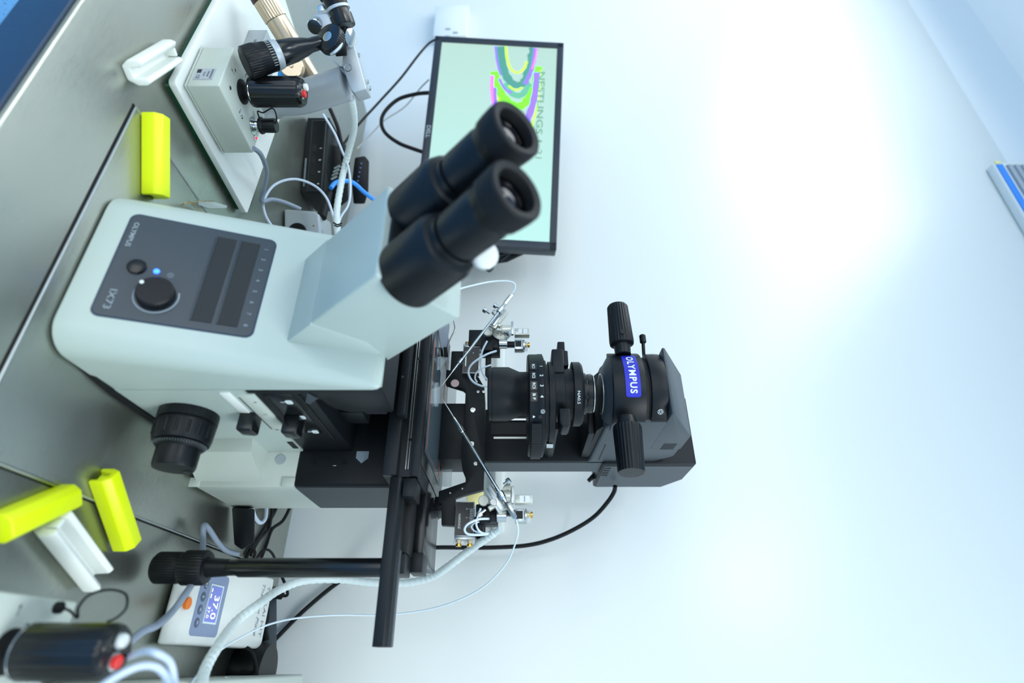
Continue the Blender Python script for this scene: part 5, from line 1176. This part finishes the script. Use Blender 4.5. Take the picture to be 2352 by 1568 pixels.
text('NESTLINGS 1', (lambda a, d: fm @ Vector((smap(1240, 245)[0]+a, smap(1240, 245)[1]+d, -0.0009))), 0.022, e_txt, scr, name='screen_lettering', fit=0.20, bold=0.0005)
text('21', (lambda a, d: fm @ Vector((smap(1236, 355)[0]+a, smap(1236, 355)[1]+d, -0.0009))), 0.022, e_txt, scr, name='screen_lettering', fit=0.024)
lc = smap(985, 303)
text('DELL', (lambda a, d: fm @ Vector((lc[0]+a, MBZ*0.5+d, 0.0024))), 0.0135, m_dim, mon, fit=0.034, bold=0.0004)
# monitor wall bracket and arm behind
wb = thing('monitor_bracket', 'black wall bracket behind the monitor, seen past its edge near the eyepieces', 'bracket', PD(1160, 590, 1.30))
n_ = fm.to_3x3() @ Vector((0, 0, 1))
obj('bracket_plate', B().hull([PD(x, y, dd) for x, y in ((1140, 566), (1205, 570), (1208, 582), (1180, 590), (1165, 602), (1135, 606), (1125, 590)) for dd in (1.30, 1.34)], bev=0.002), m_plast, wb)
obj('bracket_rib', B().tube([PD(1150, 600, 1.298), (PD(1175, 580, 1.298)), PD(1205, 574, 1.298)], 0.002, 6, sub=1).tube([PD(1140, 590, 1.298), PD(1195, 572, 1.298)], 0.002, 6, sub=1), m_grey, wb)
ca_ = PD(1170, 545, 1.33); obj('bracket_arm', B().tube([ca_, Vector((ca_.x-0.10, 1.125, ca_.z))], 0.018, 16, sub=1), m_plast, wb)
obj('hook', B().tube([PD(1133, 600, 1.30), PD(1131, 615, 1.30), PD(1123, 622, 1.30), PD(1116, 614, 1.30)], 0.0035, 8), m_grey, wb)

# ------------------------------------------------------------------ wall things
ws = thing('wall_socket', 'pale wall socket box by the monitor at the top edge of the photo', 'socket', PY(1040, 40, 1.12))
a = PY(1003, 22, 1.10); c = PY(1074, 84, 1.10)
obj('socket_box', B().box(a.x, c.x+0.02, 1.085, 1.1205, a.z, c.z, bev=0.004), m_white, ws)
b = B(); pc = PY(1028, 75, 1.084)
for (dx, dz) in ((-0.02, 0.0), (0.02, 0.0), (0.0, 0.025)): b.box(pc.x+dx-0.003, pc.x+dx+0.003, 1.083, 1.0855, pc.z+dz-0.008, pc.z+dz+0.008)
obj('socket_holes', b, m_dim, ws)
tk = thing('cable_trunking', 'white horizontal plastic cable trunking on the wall behind the micromanipulator nearer the stage handle', 'trunking', PY(1150, 1150, 1.12))
a = PY(1133, 1100, 1.11); c = PY(1158, 1221, 1.11)
obj('trunk', B().box(-0.62, c.x, 1.098, 1.1205, a.z, c.z, bev=0.003), m_white, tk)
obj('trunk_cover', B().box(-0.62, c.x-0.001, 1.095, 1.0985, a.z+0.004, c.z-0.004, bev=0.001), m_white, tk)
# air conditioner high on the wall, mostly outside the frame
ac = thing('air_conditioner', 'white wall unit with blue strip and grey grille at the right photo edge', 'air conditioner', PY(2330, 480, 1.12))
g0 = PY(2283, 374, 1.09)
ax0 = g0.x-0.006; az0 = g0.z
obj('casing', B().box(ax0, ax0+0.85, 1.092, 1.1205, az0, az0+0.30, bev=0.006, seg=3), m_white, ac)
obj('blue_strip', B().box(ax0+0.012, ax0+0.848, 1.088, 1.094, az0+0.004, az0+0.020, bev=0.001), m_bluecab, ac, label='bright blue accent strip')
obj('strip_end', B().box(ax0, ax0+0.012, 1.088, 1.094, az0+0.004, az0+0.018, bev=0.001), m_yelpale, ac)
g = PY(2312, 378, 1.088)
gr = obj('grille', B().box(g.x, ax0+0.83, 1.089, 1.0925, g.z, az0+0.27), m_dim, ac)
for i in range(9): obj('grille_slat', B().box(g.x, ax0+0.83, 1.086, 1.0895, g.z+0.002+i*0.019, g.z+0.013+i*0.019, bev=0.001), m_sticker, gr)
